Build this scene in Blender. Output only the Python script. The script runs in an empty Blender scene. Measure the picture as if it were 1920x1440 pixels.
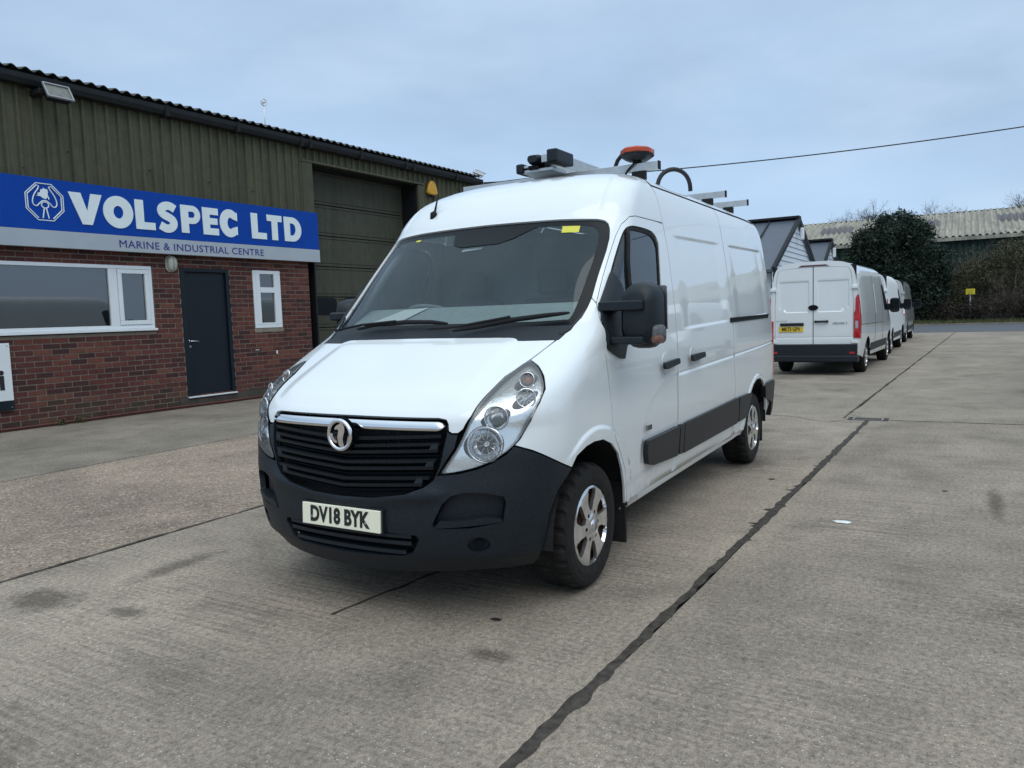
import bpy, math, random
import numpy as np
from mathutils import Vector, Matrix
from mathutils.geometry import delaunay_2d_cdt
random.seed(4); rng = np.random.RandomState(4)
C = bpy.context.scene.collection
R = math.radians
scene = bpy.context.scene
# ------------------------------------------------------------------ camera
def cam_basis(yaw, pitch, roll):
    f = np.array([math.cos(yaw)*math.cos(pitch), math.sin(yaw)*math.cos(pitch), -math.sin(pitch)])
    r = np.cross(f, [0, 0, 1]); r /= np.linalg.norm(r); u = np.cross(r, f)
    c, s = math.cos(roll), math.sin(roll)
    return f, c*r+s*u, -s*r+c*u
CAM = np.array([2.85589, 2.68409, 1.49889])
f_, r_, u_ = cam_basis(3.67384167, .0887392, -.0333431)
cd = bpy.data.cameras.new('camera'); cam = bpy.data.objects.new('camera', cd); C.objects.link(cam)
cam.matrix_world = Matrix(((r_[0], u_[0], -f_[0], CAM[0]), (r_[1], u_[1], -f_[1], CAM[1]), (r_[2], u_[2], -f_[2], CAM[2]), (0, 0, 0, 1)))
cd.sensor_fit = 'HORIZONTAL'; cd.sensor_width = 36; cd.lens = 1432.04/1920*36
cd.clip_start = .05; cd.clip_end = 900
scene.camera = cam
# ------------------------------------------------------------------ sky, sun, exposure
W = bpy.data.worlds.new('World'); scene.world = W; W.use_nodes = True
nt = W.node_tree; nt.nodes.clear()
def wn(t, **k):
    n = nt.nodes.new(t)
    for a, b in k.items(): setattr(n, a, b)
    return n
SUN_EL, SUN_AZ = 58, 200
out = wn('ShaderNodeOutputWorld'); bg = wn('ShaderNodeBackground'); sky = wn('ShaderNodeTexSky')
sky.sky_type = 'NISHITA'; sky.sun_disc = False; sky.sun_elevation = R(SUN_EL); sky.sun_rotation = R(90-SUN_AZ); sky.air_density = 1.0; sky.dust_density = 2.0
tc = wn('ShaderNodeTexCoord'); sep = wn('ShaderNodeSeparateXYZ'); nt.links.new(tc.outputs['Generated'], sep.inputs[0])
rmp = wn('ShaderNodeValToRGB'); nt.links.new(sep.outputs['Z'], rmp.inputs[0])
e = rmp.color_ramp.elements
e[0].position = 0.0; e[0].color = (3.5, 4.85, 6.6, 1)
e[1].position = 1.0; e[1].color = (7.4, 8.9, 9.8, 1)
for p, c in ((.07, (3.4, 4.7, 6.4)), (.22, (3.05, 4.2, 5.75)), (.36, (2.95, 3.95, 5.3)), (.6, (4.8, 6.1, 7.4))):
    x = rmp.color_ramp.elements.new(p); x.color = (*c, 1)
mp = wn('ShaderNodeMapping'); mp.inputs['Scale'].default_value = (1.4, 1.4, 4.2); nt.links.new(tc.outputs['Generated'], mp.inputs[0])
nz = wn('ShaderNodeTexNoise'); nz.inputs['Scale'].default_value = 1.6; nz.inputs['Detail'].default_value = 5; nz.inputs['Roughness'].default_value = .5
nt.links.new(mp.outputs[0], nz.inputs['Vector'])
mr = wn('ShaderNodeMapRange'); mr.inputs[1].default_value = .3; mr.inputs[2].default_value = .7; mr.inputs[3].default_value = .84; mr.inputs[4].default_value = 1.10
nt.links.new(nz.outputs[0], mr.inputs[0])
mul = wn('ShaderNodeMixRGB', blend_type='MULTIPLY'); mul.inputs[0].default_value = 1
nt.links.new(rmp.outputs[0], mul.inputs[1]); nt.links.new(mr.outputs[0], mul.inputs[2])
mix = wn('ShaderNodeMixRGB'); mix.inputs[0].default_value = .9        # thick overcast over a little clear sky
nt.links.new(sky.outputs[0], mix.inputs[1]); pal = wn('ShaderNodeMixRGB'); pr_ = wn('ShaderNodeMapRange'); pr_.inputs[1].default_value = .48; pr_.inputs[2].default_value = .68; pr_.inputs[4].default_value = .45
nz2 = wn('ShaderNodeTexNoise'); nz2.inputs['Scale'].default_value = 2.6; nz2.inputs['Detail'].default_value = 6; nt.links.new(mp.outputs[0], nz2.inputs['Vector']); nt.links.new(nz2.outputs[0], pr_.inputs[0]); nt.links.new(pr_.outputs[0], pal.inputs[0])
nt.links.new(mul.outputs[0], pal.inputs[1]); pal.inputs[2].default_value = (4.1, 5.1, 6.3, 1); nt.links.new(pal.outputs[0], mix.inputs[2])
nt.links.new(mix.outputs[0], bg.inputs[0]); bg.inputs[1].default_value = .1
nt.links.new(bg.outputs[0], out.inputs[0])
sd = bpy.data.lights.new('sun', 'SUN'); sd.energy = .9; sd.angle = R(60); sd.color = (1, .97, .93)
so = bpy.data.objects.new('sun', sd); C.objects.link(so)
sv = Vector((math.cos(R(SUN_AZ-120))*math.cos(R(SUN_EL)), math.sin(R(SUN_AZ-120))*math.cos(R(SUN_EL)), math.sin(R(SUN_EL))))
sv = Vector((math.cos(R(40))*math.cos(R(SUN_EL)), math.sin(R(40))*math.cos(R(SUN_EL)), math.sin(R(SUN_EL))))
sky.sun_rotation = R(90-40)
so.rotation_euler = sv.to_track_quat('Z', 'Y').to_euler(); so.location = (0, 0, 20)
vs = scene.view_settings; vs.view_transform = 'Standard'; vs.look = 'None'; vs.exposure = 0.6; vs.gamma = 1; vs.use_curve_mapping = False
scene.cycles.max_bounces = 7; scene.cycles.transparent_max_bounces = 10; scene.cycles.caustics_reflective = False; scene.cycles.caustics_refractive = False
# ------------------------------------------------------------------ materials
MATS = {}
class NT:
    def __init__(s, name):
        s.m = bpy.data.materials.new(name); MATS[name] = s.m; s.m.use_nodes = True; s.t = s.m.node_tree; s.t.nodes.clear()
        s.out = s.n('ShaderNodeOutputMaterial'); s.b = s.n('ShaderNodeBsdfPrincipled'); s.l(s.b.outputs[0], s.out.inputs[0]); MATS[name] = s.m
    def n(s, t, **k):
        n = s.t.nodes.new(t)
        for a, b in k.items(): setattr(n, a, b)
        return n
    def l(s, a, b): s.t.links.new(a, b)
    def set(s, **k):
        for a, v in k.items():
            i = s.b.inputs[a.replace('_', ' ')]
            i.default_value = (*v, 1) if isinstance(v, tuple) and len(v) == 3 and i.type == 'RGBA' else v
    def obj(s): return s.n('ShaderNodeTexCoord').outputs['Object']
    def noise(s, scale, detail=4, rough=.55, vec=None, map_scale=None, dist=0):
        v = vec or s.obj()
        if map_scale:
            m = s.n('ShaderNodeMapping'); m.inputs['Scale'].default_value = map_scale; s.l(v, m.inputs[0]); v = m.outputs[0]
        n = s.n('ShaderNodeTexNoise'); n.inputs['Scale'].default_value = scale; n.inputs['Detail'].default_value = detail; n.inputs['Roughness'].default_value = rough; n.inputs['Distortion'].default_value = dist
        s.l(v, n.inputs['Vector']); return n.outputs[0]
    def ramp(s, fac, stops):
        r = s.n('ShaderNodeValToRGB'); e = r.color_ramp.elements
        def col(c): return (c, c, c, 1) if not isinstance(c, tuple) else (*c, 1)
        e[0].position, e[0].color = stops[0][0], col(stops[0][1]); e[1].position, e[1].color = stops[-1][0], col(stops[-1][1])
        for p, c in stops[1:-1]:
            x = e.new(p); x.color = col(c)
        s.l(fac, r.inputs[0]); return r.outputs[0]
    def mix(s, a, b, fac, mode='MIX'):
        m = s.n('ShaderNodeMixRGB', blend_type=mode)
        for v, i in ((fac, 0), (a, 1), (b, 2)):
            if isinstance(v, (int, float)): m.inputs[i].default_value = v if i == 0 else (v, v, v, 1)
            elif isinstance(v, tuple): m.inputs[i].default_value = (*v, 1)
            else: s.l(v, m.inputs[i])
        return m.outputs[0]
    def math(s, op, a, b=0):
        m = s.n('ShaderNodeMath', operation=op)
        for v, i in ((a, 0), (b, 1)):
            if isinstance(v, (int, float)): m.inputs[i].default_value = v
            else: s.l(v, m.inputs[i])
        return m.outputs[0]
    def bump(s, h, strength=.3, dist=.01):
        b = s.n('ShaderNodeBump'); b.inputs['Strength'].default_value = strength; b.inputs['Distance'].default_value = dist
        s.l(h, b.inputs['Height']); s.l(b.outputs[0], s.b.inputs['Normal'])
def simple(name, col, rough=.5, metal=0, grain=.0, gs=40, bump=0, coat=0, spec=.5):
    t = NT(name); t.set(Roughness=rough, Metallic=metal, Coat_Weight=coat, Specular_IOR_Level=spec); t.b.inputs['Coat Roughness'].default_value = .04
    n = t.noise(gs, 5, .6)
    lo = tuple(c*(1-grain) for c in col); hi = tuple(min(1, c*(1+grain)) for c in col)
    t.l(t.ramp(n, [(.3, lo), (.7, hi)]), t.b.inputs['Base Color'])
    if bump: t.bump(n, bump, .004)
    return t.m
def paint(name, col, rough=.32, dirt=.12):
    t = NT(name); t.set(Roughness=rough, Coat_Weight=1.0, Specular_IOR_Level=.5); t.b.inputs['Coat Roughness'].default_value = .03
    big = t.noise(2.2, 6, .65); z = t.n('ShaderNodeSeparateXYZ'); t.l(t.obj(), z.inputs[0])
    low = t.n('ShaderNodeMapRange'); low.inputs[1].default_value = .95; low.inputs[2].default_value = .3; t.l(z.outputs['Z'], low.inputs[0])
    splash = t.math('MULTIPLY', t.ramp(t.noise(9, 7, .7), [(.35, 0), (.75, 1)]), low.outputs[0])
    splash = t.math('MULTIPLY', splash, dirt*2)
    c = t.mix(t.ramp(big, [(.3, tuple(x*.97 for x in col)), (.7, col)]), (.42, .39, .34), splash)
    t.l(c, t.b.inputs['Base Color'])
    n = t.noise(1.7, 2, .4); t.bump(n, .06, .02)
    return t.m
def glass(name, tint, ior=1.5, haze=0.0, hazecol=(.2, .28, .3)):
    t = NT(name); t.t.nodes.remove(t.b)
    tr = t.n('ShaderNodeBsdfTransparent'); tr.inputs[0].default_value = (*tint, 1)
    gl = t.n('ShaderNodeBsdfGlossy'); gl.inputs['Roughness'].default_value = .015
    df = t.n('ShaderNodeBsdfDiffuse'); df.inputs[0].default_value = (*hazecol, 1)
    m0 = t.n('ShaderNodeMixShader'); m0.inputs[0].default_value = haze; t.l(tr.outputs[0], m0.inputs[1]); t.l(df.outputs[0], m0.inputs[2])
    fr = t.n('ShaderNodeFresnel'); fr.inputs[0].default_value = ior
    m = t.n('ShaderNodeMixShader'); t.l(fr.outputs[0], m.inputs[0]); t.l(m0.outputs[0], m.inputs[1]); t.l(gl.outputs[0], m.inputs[2]); t.l(m.outputs[0], t.out.inputs[0])
    return t.m
def emit(name, col, s):
    t = NT(name); t.set(Emission_Color=col, Emission_Strength=s, Base_Color=col); return t.m
M_white = paint('white_paint', (.75, .79, .80))
M_white2 = simple('dull_white_paint', (.74, .77, .78), .4, 0, .05, 3, 0, .15, .25)
M_silver = simple('silver_paint', (.48, .50, .50), .35, .2, .04, 3, 0, 1.0)
M_plast = simple('dark_plastic', (.0055, .0100, .0150), .5, 0, .35, 60, .25, 0, .4)
M_trim = simple('black_gloss_trim', (.003, .0055, .008), .25, 0, .1, 40, 0, 0, .18)
M_shell = simple('matt_black', (.006, .007, .008), .9, 0, .2)
M_mould = simple('side_moulding_plastic', (.013, .0145, .018), .45, 0, .25, 80, .15, 0, .4)
M_rub = simple('tyre_rubber', (.0105, .0098, .009), .8, 0, .5, 25, .3, 0, .35)
M_chrome = simple('chrome', (.80, .81, .83), .05, 1)
M_trimcap = simple('wheel_trim_silver', (.74, .75, .77), .16, .9, .12, 8)
M_rust = simple('rusty_steel', (.10, .055, .03), .8, .3, .4, 20)
M_alu = simple('brushed_aluminium', (.52, .53, .53), .38, .8, .12, 12)
M_lamp = glass('clear_lens', (.97, .98, .98), 1.45, .10, (.8, .85, .86))  # white diffuse haze in the lens colour imitates bright reflections
M_refl = simple('lamp_reflector', (.86, .88, .9), .14, 1, .04, 12)
M_reflw = simple('lamp_bezel_silver', (.95, .96, .96), .2, .75, .03, 9, .7, .4)
M_amber = simple('amber_lens', (.55, .12, .02), .2, 0, .15, 20)
M_orange = simple('beacon_amber', (.50, .065, .018), .25, 0, .15, 20)
M_red = simple('red_lens', (.45, .01, .015), .12, 0, .4, 14, 0, 1)
M_redd = simple('dark_red_lens', (.10, .015, .015), .2)
M_ws = glass('windscreen_glass', (.88, .95, .95), 1.5, .06, (.13, .30, .38))  # bluish diffuse haze mixed in imitates sky reflected on the screen
M_sg = glass('side_glass', (.62, .70, .70), 1.8, .1, (.08, .14, .18))
M_platey = simple('plate_yellow', (.72, .50, .02), .35, 0, .03)
M_platew = simple('plate_white', (.86, .84, .66), .35, 0, .03)
M_ink = simple('black_ink', (.012, .012, .013), .5)
M_dash = simple('dashboard_grey', (.30, .36, .36), .6, 0, .1, 30)
M_seat = simple('seat_cloth', (.045, .05, .055), .9, 0, .2, 80)
M_bulk = simple('bulkhead_grey', (.16, .18, .19), .7, 0, .1, 6)
M_paper = simple('paper', (.72, .76, .74), .8)
M_yst = simple('yellow_sticker', (.62, .58, .06), .6)
M_conc_sm = None
# --- ground
def concrete(name, base, warm, speck=.5, brush=.5, scale=1.0, agg=False):
    t = NT(name); t.set(Roughness=.85, Specular_IOR_Level=.3); o = t.obj()
    oi = t.n('ShaderNodeObjectInfo')
    grain = t.noise(140, 2, .6); big = t.noise(.35, 5, .6); mid = t.noise(2.3, 7, .7); fine = t.noise(38, 4, .7)
    c = t.mix(base, warm, t.ramp(big, [(.32, 0), (.68, 1)]))
    c = t.mix(c, t.ramp(mid, [(.25, .66), (.5, .97), (.8, 1.16)]), .9, 'MULTIPLY')
    c = t.mix(c, t.ramp(fine, [(.3, .45), (.5, 1.0), (.72, 1.5)]), .85 if agg else .8, 'MULTIPLY')
    c = t.mix(c, t.ramp(grain, [(.3, .55), (.5, 1.0), (.7, 1.45)]), .6, 'MULTIPLY')
    sx_ = t.n('ShaderNodeSeparateXYZ'); t.l(o, sx_.inputs[0])
    dj = t.math('ABSOLUTE', t.math('SUBTRACT', sx_.outputs['Y'], t.math('SUBTRACT', 1.43, t.math('MULTIPLY', sx_.outputs['X'], .031))))
    jn = t.math('ADD', dj, t.math('MULTIPLY', t.math('SUBTRACT', mid, .5), .05))
    margin = t.ramp(jn, [(.13, 1), (.17, 0)]) if not agg else 0.0      # trowelled band along the joint
    # irregular brushed grooves, transverse to the slabs (they run along y)
    wob = t.noise(1.0, 2, .5, map_scale=(1.2, .5, 1))
    br = t.noise(1.0, 3, .55, map_scale=(42, 1.1, 1), dist=.0)
    brm = t.math('MULTIPLY', t.ramp(br, [(.42, 1), (.56, 0)]), t.ramp(t.noise(.8, 4, .6), [(.40, .15), (.62, 1)]))
    brm = t.math('MULTIPLY', brm, t.math('SUBTRACT', 1, margin))
    c = t.mix(c, t.mix(c, (.45, .45, .46), 1, 'MULTIPLY'), t.math('MULTIPLY', brm, brush))
    # exposed aggregate
    v = t.n('ShaderNodeTexVoronoi'); v.inputs['Scale'].default_value = 75 if not agg else 42; v.inputs['Randomness'].default_value = 1; t.l(o, v.inputs['Vector'])
    sepc = t.n('ShaderNodeSeparateColor'); t.l(v.outputs['Color'], sepc.inputs[0])
    near = t.ramp(v.outputs['Distance'], [(.10 if not agg else .25, 1), (.30 if not agg else .50, 0)])
    near = t.math('MULTIPLY', near, t.math('SUBTRACT', 1, margin)); lightp = t.math('MULTIPLY', near, t.ramp(sepc.outputs[0], [(.80 if not agg else .55, 0), (.9 if not agg else .8, 1)]))
    darkp = t.math('MULTIPLY', near, t.ramp(sepc.outputs[1], [(.78 if not agg else .5, 0), (.85 if not agg else .7, 1)]))
    c = t.mix(c, (.62, .60, .56) if not agg else (.50, .44, .37), t.math('MULTIPLY', lightp, speck))
    c = t.mix(c, (.06, .055, .05), t.math('MULTIPLY', darkp, speck*.8))
    c = t.mix(c, t.ramp(t.noise(.55, 6, .62, dist=.8), [(.33, .74), (.5, 1.0), (.68, 1.2)]), .85, 'MULTIPLY')
    # oil and tyre stains
    st = t.ramp(t.noise(.9, 8, .72, dist=.4), [(.56, 0), (.72, 1)])
    c = t.mix(c, t.mix(c, (.5, .49, .5), 1, 'MULTIPLY'), t.math('MULTIPLY', st, .75))
    if name == 'brushed_concrete':     # oil drips and a tyre scuff where they lie on the yard
        for cx_, cy_, rx_, ry_ in ((.52, -1.12, .10, .16), (.62, -1.75, .20, .30), (-.1, -1.55, .42, .12), (-3.72, 2.93, .62, .07), (-2.6, 3.35, .25, .05), (.1, .9, .07, .16), (-4.6, .9, .5, .25), (-1.6, 3.6, .5, .3)):
            mm_ = t.n('ShaderNodeMapping'); mm_.vector_type = 'TEXTURE'; mm_.inputs['Location'].default_value = (cx_, cy_, 0); mm_.inputs['Scale'].default_value = (rx_, ry_, 1); t.l(o, mm_.inputs[0])
            ln = t.n('ShaderNodeVectorMath', operation='LENGTH'); t.l(mm_.outputs[0], ln.inputs[0])
            f_ = t.ramp(t.math('ADD', ln.outputs['Value'], t.math('MULTIPLY', t.math('SUBTRACT', t.noise(11, 6, .75), .5), 1.9)), [(.35, .45), (1.1, 0)])
            c = t.mix(c, t.mix(c, (.42, .41, .40), 1, 'MULTIPLY'), t.math('MULTIPLY', f_, 2))
    hv = t.n('ShaderNodeHueSaturation'); t.l(c, hv.inputs['Color']); t.l(t.ramp(oi.outputs['Random'], [(0, .94), (1, 1.06)]), hv.inputs['Value'])
    t.l(hv.outputs[0], t.b.inputs['Base Color'])
    h = t.math('SUBTRACT', t.math('MULTIPLY', fine, .6), t.math('MULTIPLY', brm, .9*brush))
    h = t.math('ADD', h, t.math('MULTIPLY', near, .5 if agg else .15))
    t.bump(h, .55, .006)
    return t.m
M_slab = concrete('brushed_concrete', (.245, .207, .163), (.30, .252, .196), 1.0, .48)
M_slabfar = concrete('warm_concrete', (.245, .208, .166), (.285, .244, .192), .8, .35)
M_strip = concrete('smooth_concrete', (.20, .175, .138), (.255, .222, .176), .5, .2)
M_agg = concrete('exposed_aggregate', (.25, .195, .148), (.295, .232, .176), 1.0, 0.0, agg=True)
M_tar = simple('joint_tar', (.055, .048, .040), .85, 0, .5, 22, .4, 0, .2)
M_dirtbase = simple('joint_dirt', (.03, .029, .027), .95, 0, .3, 20)
M_asph = simple('asphalt', (.075, .082, .095), .8, 0, .2, 30, .3)
def twotone(name, a, b, s, rough=.9, bump=.3, c=None):
    t = NT(name); t.set(Roughness=rough, Specular_IOR_Level=.25)
    n = t.noise(s, 7, .7); st = [(.3, a), (.7, b)] if c is None else [(.25, a), (.5, b), (.75, c)]
    t.l(t.ramp(n, st), t.b.inputs['Base Color']); t.bump(n, bump, .02); return t.m
M_verge = twotone('verge_grass_earth', (.055, .06, .03), (.10, .095, .06), 3)
M_land = twotone('field_earth', (.10, .09, .06), (.07, .085, .04), .2)
M_mortar = twotone('mortar', (.19, .155, .125), (.27, .22, .175), 14)
# bricks: colour by object and by island
def brickmat():
    t = NT('red_brick'); t.set(Roughness=.85, Specular_IOR_Level=.25)
    oi = t.n('ShaderNodeObjectInfo'); g = t.n('ShaderNodeNewGeometry')
    rnd = t.math('FRACT', t.math('ADD', oi.outputs['Random'], g.outputs['Random Per Island']))
    c = t.ramp(rnd, [(0, (.055, .026, .026)), (.3, (.085, .031, .028)), (.6, (.108, .037, .031)), (.85, (.135, .046, .036)), (1, (.165, .066, .046))])
    tc = t.n('ShaderNodeTexCoord'); geo = g.outputs['Position']
    n = t.noise(16, 6, .7, vec=geo); c = t.mix(c, t.ramp(n, [(.3, .62), (.55, 1.0), (.8, 1.25)]), .85, 'MULTIPLY')
    z = t.n('ShaderNodeSeparateXYZ'); t.l(geo, z.inputs[0])
    d = t.n('ShaderNodeMapRange'); d.inputs[1].default_value = .55; d.inputs[2].default_value = .05; t.l(z.outputs['Z'], d.inputs[0])
    moss = t.math('MULTIPLY', t.ramp(t.noise(2.5, 6, .7, vec=geo), [(.38, 0), (.62, 1)]), d.outputs[0])
    c = t.mix(c, (.055, .055, .035), t.math('MULTIPLY', moss, .8))
    t.l(c, t.b.inputs['Base Color']); t.bump(n, .5, .006); return t.m
M_brick = brickmat()
def cladmat(name, a, b):
    t = NT(name); t.set(Roughness=.6, Specular_IOR_Level=.35)
    n = t.noise(1, 7, .7, map_scale=(2.5, 2.5, .5)); m = t.noise(7, 6, .7)
    c = t.mix(t.ramp(n, [(.3, a), (.7, b)]), t.ramp(m, [(.3, .7), (.7, 1.15)]), .7, 'MULTIPLY'); st_ = t.noise(1, 5, .7, map_scale=(9, 9, .35)); c = t.mix(c, t.ramp(st_, [(.35, .72), (.55, 1.0), (.8, 1.12)]), .8, 'MULTIPLY')
    t.l(c, t.b.inputs['Base Color']); return t.m
M_clad = cladmat('olive_cladding', (.066, .067, .037), (.098, .096, .055))
M_door_g = cladmat('shutter_green', (.052, .054, .036), (.070, .070, .047))
M_dkmetal = simple('dark_gutter', (.009, .011, .013), .55, 0, .3, 9, 0, 0, .35)
M_roof = twotone('grey_sheet_roof', (.07, .07, .068), (.11, .11, .10), 4)
M_navy = simple('navy_door_paint', (.0055, .011, .018), .5, 0, .06, 4, 0, 0, .3)
M_upvc = simple('white_upvc', (.72, .76, .78), .35, 0, .03, 5)
M_blue = simple('sign_blue', (.002, .052, .33), .5, 0, .05, 3, 0, 0, .15)
M_signgrey = simple('sign_silver', (.37, .41, .45), .45, 0, .04, 3)
M_lett = simple('sign_white', (.72, .80, .80), .45, 0, .04, 6)
M_inkblue = simple('sign_dark_blue', (.02, .02, .20), .5)
M_wing = glass('office_glass', (.16, .19, .20), 2.55, .3, (.03, .04, .043))
M_room = simple('room_dark', (.03, .033, .035), .9)
M_ltl = emit('lit_ceiling_lamp', (1, .85, .45), 9)
M_lampgl = simple('frosted_lamp_glass', (.42, .42, .34), .35, 0, .15, 12)
M_alarm = simple('alarm_yellow', (.58, .30, .02), .4, 0, .1, 10)
M_plinth = twotone('stained_plinth', (.045, .042, .035), (.09, .08, .065), 5)
M_redp = simple('red_oxide', (.11, .04, .03), .7, 0, .3, 12)
M_shedroof = simple('anthracite_roof', (.066, .080, .105), .45, 0, .1, 2)
M_wboard = simple('white_boarding', (.62, .67, .72), .6, 0, .05, 3)
def barnroof():
    t = NT('weathered_fibre_cement'); t.set(Roughness=.9)
    n = t.noise(.7, 8, .7); m = t.noise(1, 5, .7, map_scale=(.25, 5, .25))
    c = t.mix(t.ramp(n, [(.3, (.20, .195, .165)), (.55, (.34, .325, .27)), (.8, (.43, .41, .345))]), t.ramp(m, [(.35, .62), (.6, 1.12)]), .8, 'MULTIPLY')
    t.l(c, t.b.inputs['Base Color']); return t.m
M_barnroof = barnroof()
M_rooflight = simple('brown_rooflight', (.10, .09, .09), .5, 0, .3, 3)
M_barnwall = cladmat('green_barn_wall', (.015, .035, .028), (.028, .05, .04))
def leafmat(name, a, b, c):
    t = NT(name); t.set(Roughness=.6, Specular_IOR_Level=.3)
    g = t.n('ShaderNodeNewGeometry'); n = t.noise(.55, 4, .6, vec=g.outputs['Position'])
    f = t.math('ADD', t.math('MULTIPLY', g.outputs['Random Per Island'], .55), t.math('MULTIPLY', n, .5))
    t.l(t.ramp(f, [(.2, a), (.5, b), (.85, c)]), t.b.inputs['Base Color']); return t.m
M_ivy = leafmat('ivy_leaves', (.004, .010, .009), (.010, .024, .015), (.030, .056, .026))
M_hedge = leafmat('hedge_leaves', (.035, .034, .020), (.068, .066, .034), (.11, .10, .052))
M_scrub = leafmat('dark_scrub', (.022, .018, .015), (.042, .034, .028), (.07, .055, .045))
M_grass = leafmat('rough_grass', (.04, .055, .02), (.07, .085, .03), (.13, .125, .06))
M_bark = twotone('bark', (.05, .042, .035), (.11, .095, .08), 8)
M_twig = simple('pale_twigs', (.11, .095, .075), .9, 0, .3, 3)
M_galv = simple('galvanised_post', (.30, .32, .34), .5, .4, .1, 10)
M_ysign = simple('yellow_sign', (.62, .53, .02), .5, 0, .05)
M_cable = simple('black_cable', (.012, .012, .014), .6)
# ------------------------------------------------------------------ mesh helpers
def tag(o, label=None, cat=None, group=None, kind=None):
    if label: o['label'] = label
    if cat: o['category'] = cat
    if group: o['group'] = group
    if kind: o['kind'] = kind
    return o
def empty(name, loc=(0, 0, 0), rz=0, **k):
    o = bpy.data.objects.new(name, None); C.objects.link(o); o.location = loc; o.rotation_euler = (0, 0, rz); o.empty_display_size = .2
    return tag(o, **k)
def link(name, me, mat, parent=None, smooth=False, bevel=0, **k):
    o = bpy.data.objects.new(name, me); C.objects.link(o)
    if mat is not None and not me.materials:
        for m in (mat if isinstance(mat, (list, tuple)) else [mat]): me.materials.append(m)
    if parent: o.parent = parent
    if smooth: me.shade_smooth()
    if bevel:
        b = o.modifiers.new('bevel', 'BEVEL'); b.width = bevel; b.segments = 2; b.limit_method = 'ANGLE'; b.angle_limit = R(40)
        if not smooth: me.shade_smooth()
        b.harden_normals = True
    return tag(o, **k)
class MB:
    def __init__(s): s.v = []; s.f = []; s.mi = []
    def add(s, vs, fs, mi=0):
        o = len(s.v); s.v += [tuple(p) for p in vs]; s.f += [tuple(i+o for i in f) for f in fs]; s.mi += [mi]*len(fs); return s
    def box(s, x0, x1, y0, y1, z0, z1, M=None, mi=0):
        P = [Vector((x, y, z)) for z in (z0, z1) for y in (y0, y1) for x in (x0, x1)]
        if M is not None: P = [M @ p for p in P]
        flip = (x1-x0)*(y1-y0)*(z1-z0) < 0
        F = [(0, 2, 3, 1), (4, 5, 7, 6), (0, 1, 5, 4), (2, 6, 7, 3), (0, 4, 6, 2), (1, 3, 7, 5)]
        if flip: F = [f[::-1] for f in F]
        return s.add(P, F, mi)
    def prism(s, poly, d, M=None, mi=0):
        # poly in local xz, extruded along +y from 0 to d
        n = len(poly); P = [Vector((a, 0, b)) for a, b in poly]+[Vector((a, d, b)) for a, b in poly]
        if M is not None: P = [M @ p for p in P]
        F = [tuple(range(n)), tuple(range(2*n-1, n-1, -1))]+[(i, i+n, (i+1) % n+n, (i+1) % n) for i in range(n)]
        return s.add(P, F, mi)
    def tube(s, pts, r, n=8, mi=0, cap=True):
        pts = [Vector(p) for p in pts]; rs = r if isinstance(r, (list, tuple)) else [r]*len(pts)
        V = []; up = None
        for i, p in enumerate(pts):
            d = (pts[min(i+1, len(pts)-1)]-pts[max(i-1, 0)]).normalized()
            if up is None: up = d.orthogonal().normalized()
            a = (up-d*up.dot(d)).normalized(); up = a; b = d.cross(a)
            V += [p+(a*math.cos(t)+b*math.sin(t))*rs[i] for t in (2*math.pi*k/n for k in range(n))]
        F = [(i*n+k, i*n+(k+1) % n, (i+1)*n+(k+1) % n, (i+1)*n+k) for i in range(len(pts)-1) for k in range(n)]
        if cap: F += [tuple(range(n))[::-1], tuple((len(pts)-1)*n+k for k in range(n))]
        return s.add(V, F, mi)
    def lathe(s, prof, M, n=32, mi=0, rfun=None):
        # prof: list of (radius, axial); axis = local z of M
        V = []
        for j in range(n):
            t = 2*math.pi*j/n
            for i, (r, a) in enumerate(prof):
                rr = r if rfun is None else r+rfun(i, j)
                V.append(M @ Vector((rr*math.cos(t), rr*math.sin(t), a)))
        m = len(prof)
        F = [(j*m+i, j*m+i+1, ((j+1) % n)*m+i+1, ((j+1) % n)*m+i) for j in range(n) for i in range(m-1)]
        return s.add(V, F, mi)
    def mesh(s, name='m'):
        me = bpy.data.meshes.new(name); me.from_pydata([tuple(v) for v in s.v], [], s.f)
        if any(s.mi): me.polygons.foreach_set('material_index', s.mi)
        me.update(); return me
    def build(s, name, mat, parent=None, **k): return link(name, s.mesh(name), mat, parent, **k)
def txt(name, body, size, mat, parent, M, extrude=.0, offset=0.0, sx=1.0, spacing=1.0, align='CENTER', **k):
    cu = bpy.data.curves.new(name, 'FONT'); cu.body = body; cu.size = size; cu.extrude = extrude; cu.offset = offset; cu.align_x = align; cu.align_y = 'CENTER'; cu.space_character = spacing; cu.resolution_u = 3
    tmp = bpy.data.objects.new('tmp', cu); C.objects.link(tmp)
    dg = bpy.context.evaluated_depsgraph_get(); me = bpy.data.meshes.new_from_object(tmp.evaluated_get(dg)); bpy.data.objects.remove(tmp)
    me.transform(M @ Matrix.Diagonal((sx, 1, 1, 1))); me.materials.clear()
    return link(name, me, mat, parent, **k)
def split_letters(o, newname):
    me = o.data; par = list(range(len(me.vertices)))
    def find(a):
        while par[a] != a: par[a] = par[par[a]]; a = par[a]
        return a
    for e_ in me.edges: par[find(e_.vertices[0])] = find(e_.vertices[1])
    gr_ = {}
    for p in me.polygons: gr_.setdefault(find(p.vertices[0]), []).append(tuple(p.vertices))
    for fs in gr_.values():
        ids = sorted({i for f in fs for i in f}); ix = {a: k for k, a in enumerate(ids)}
        m = bpy.data.meshes.new(newname); m.from_pydata([tuple(me.vertices[i].co) for i in ids], [], [tuple(ix[i] for i in f) for f in fs])
        m.materials.append(me.materials[0]); c = bpy.data.objects.new(newname, m); C.objects.link(c); c.parent = o.parent
    bpy.data.objects.remove(o)
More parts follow.
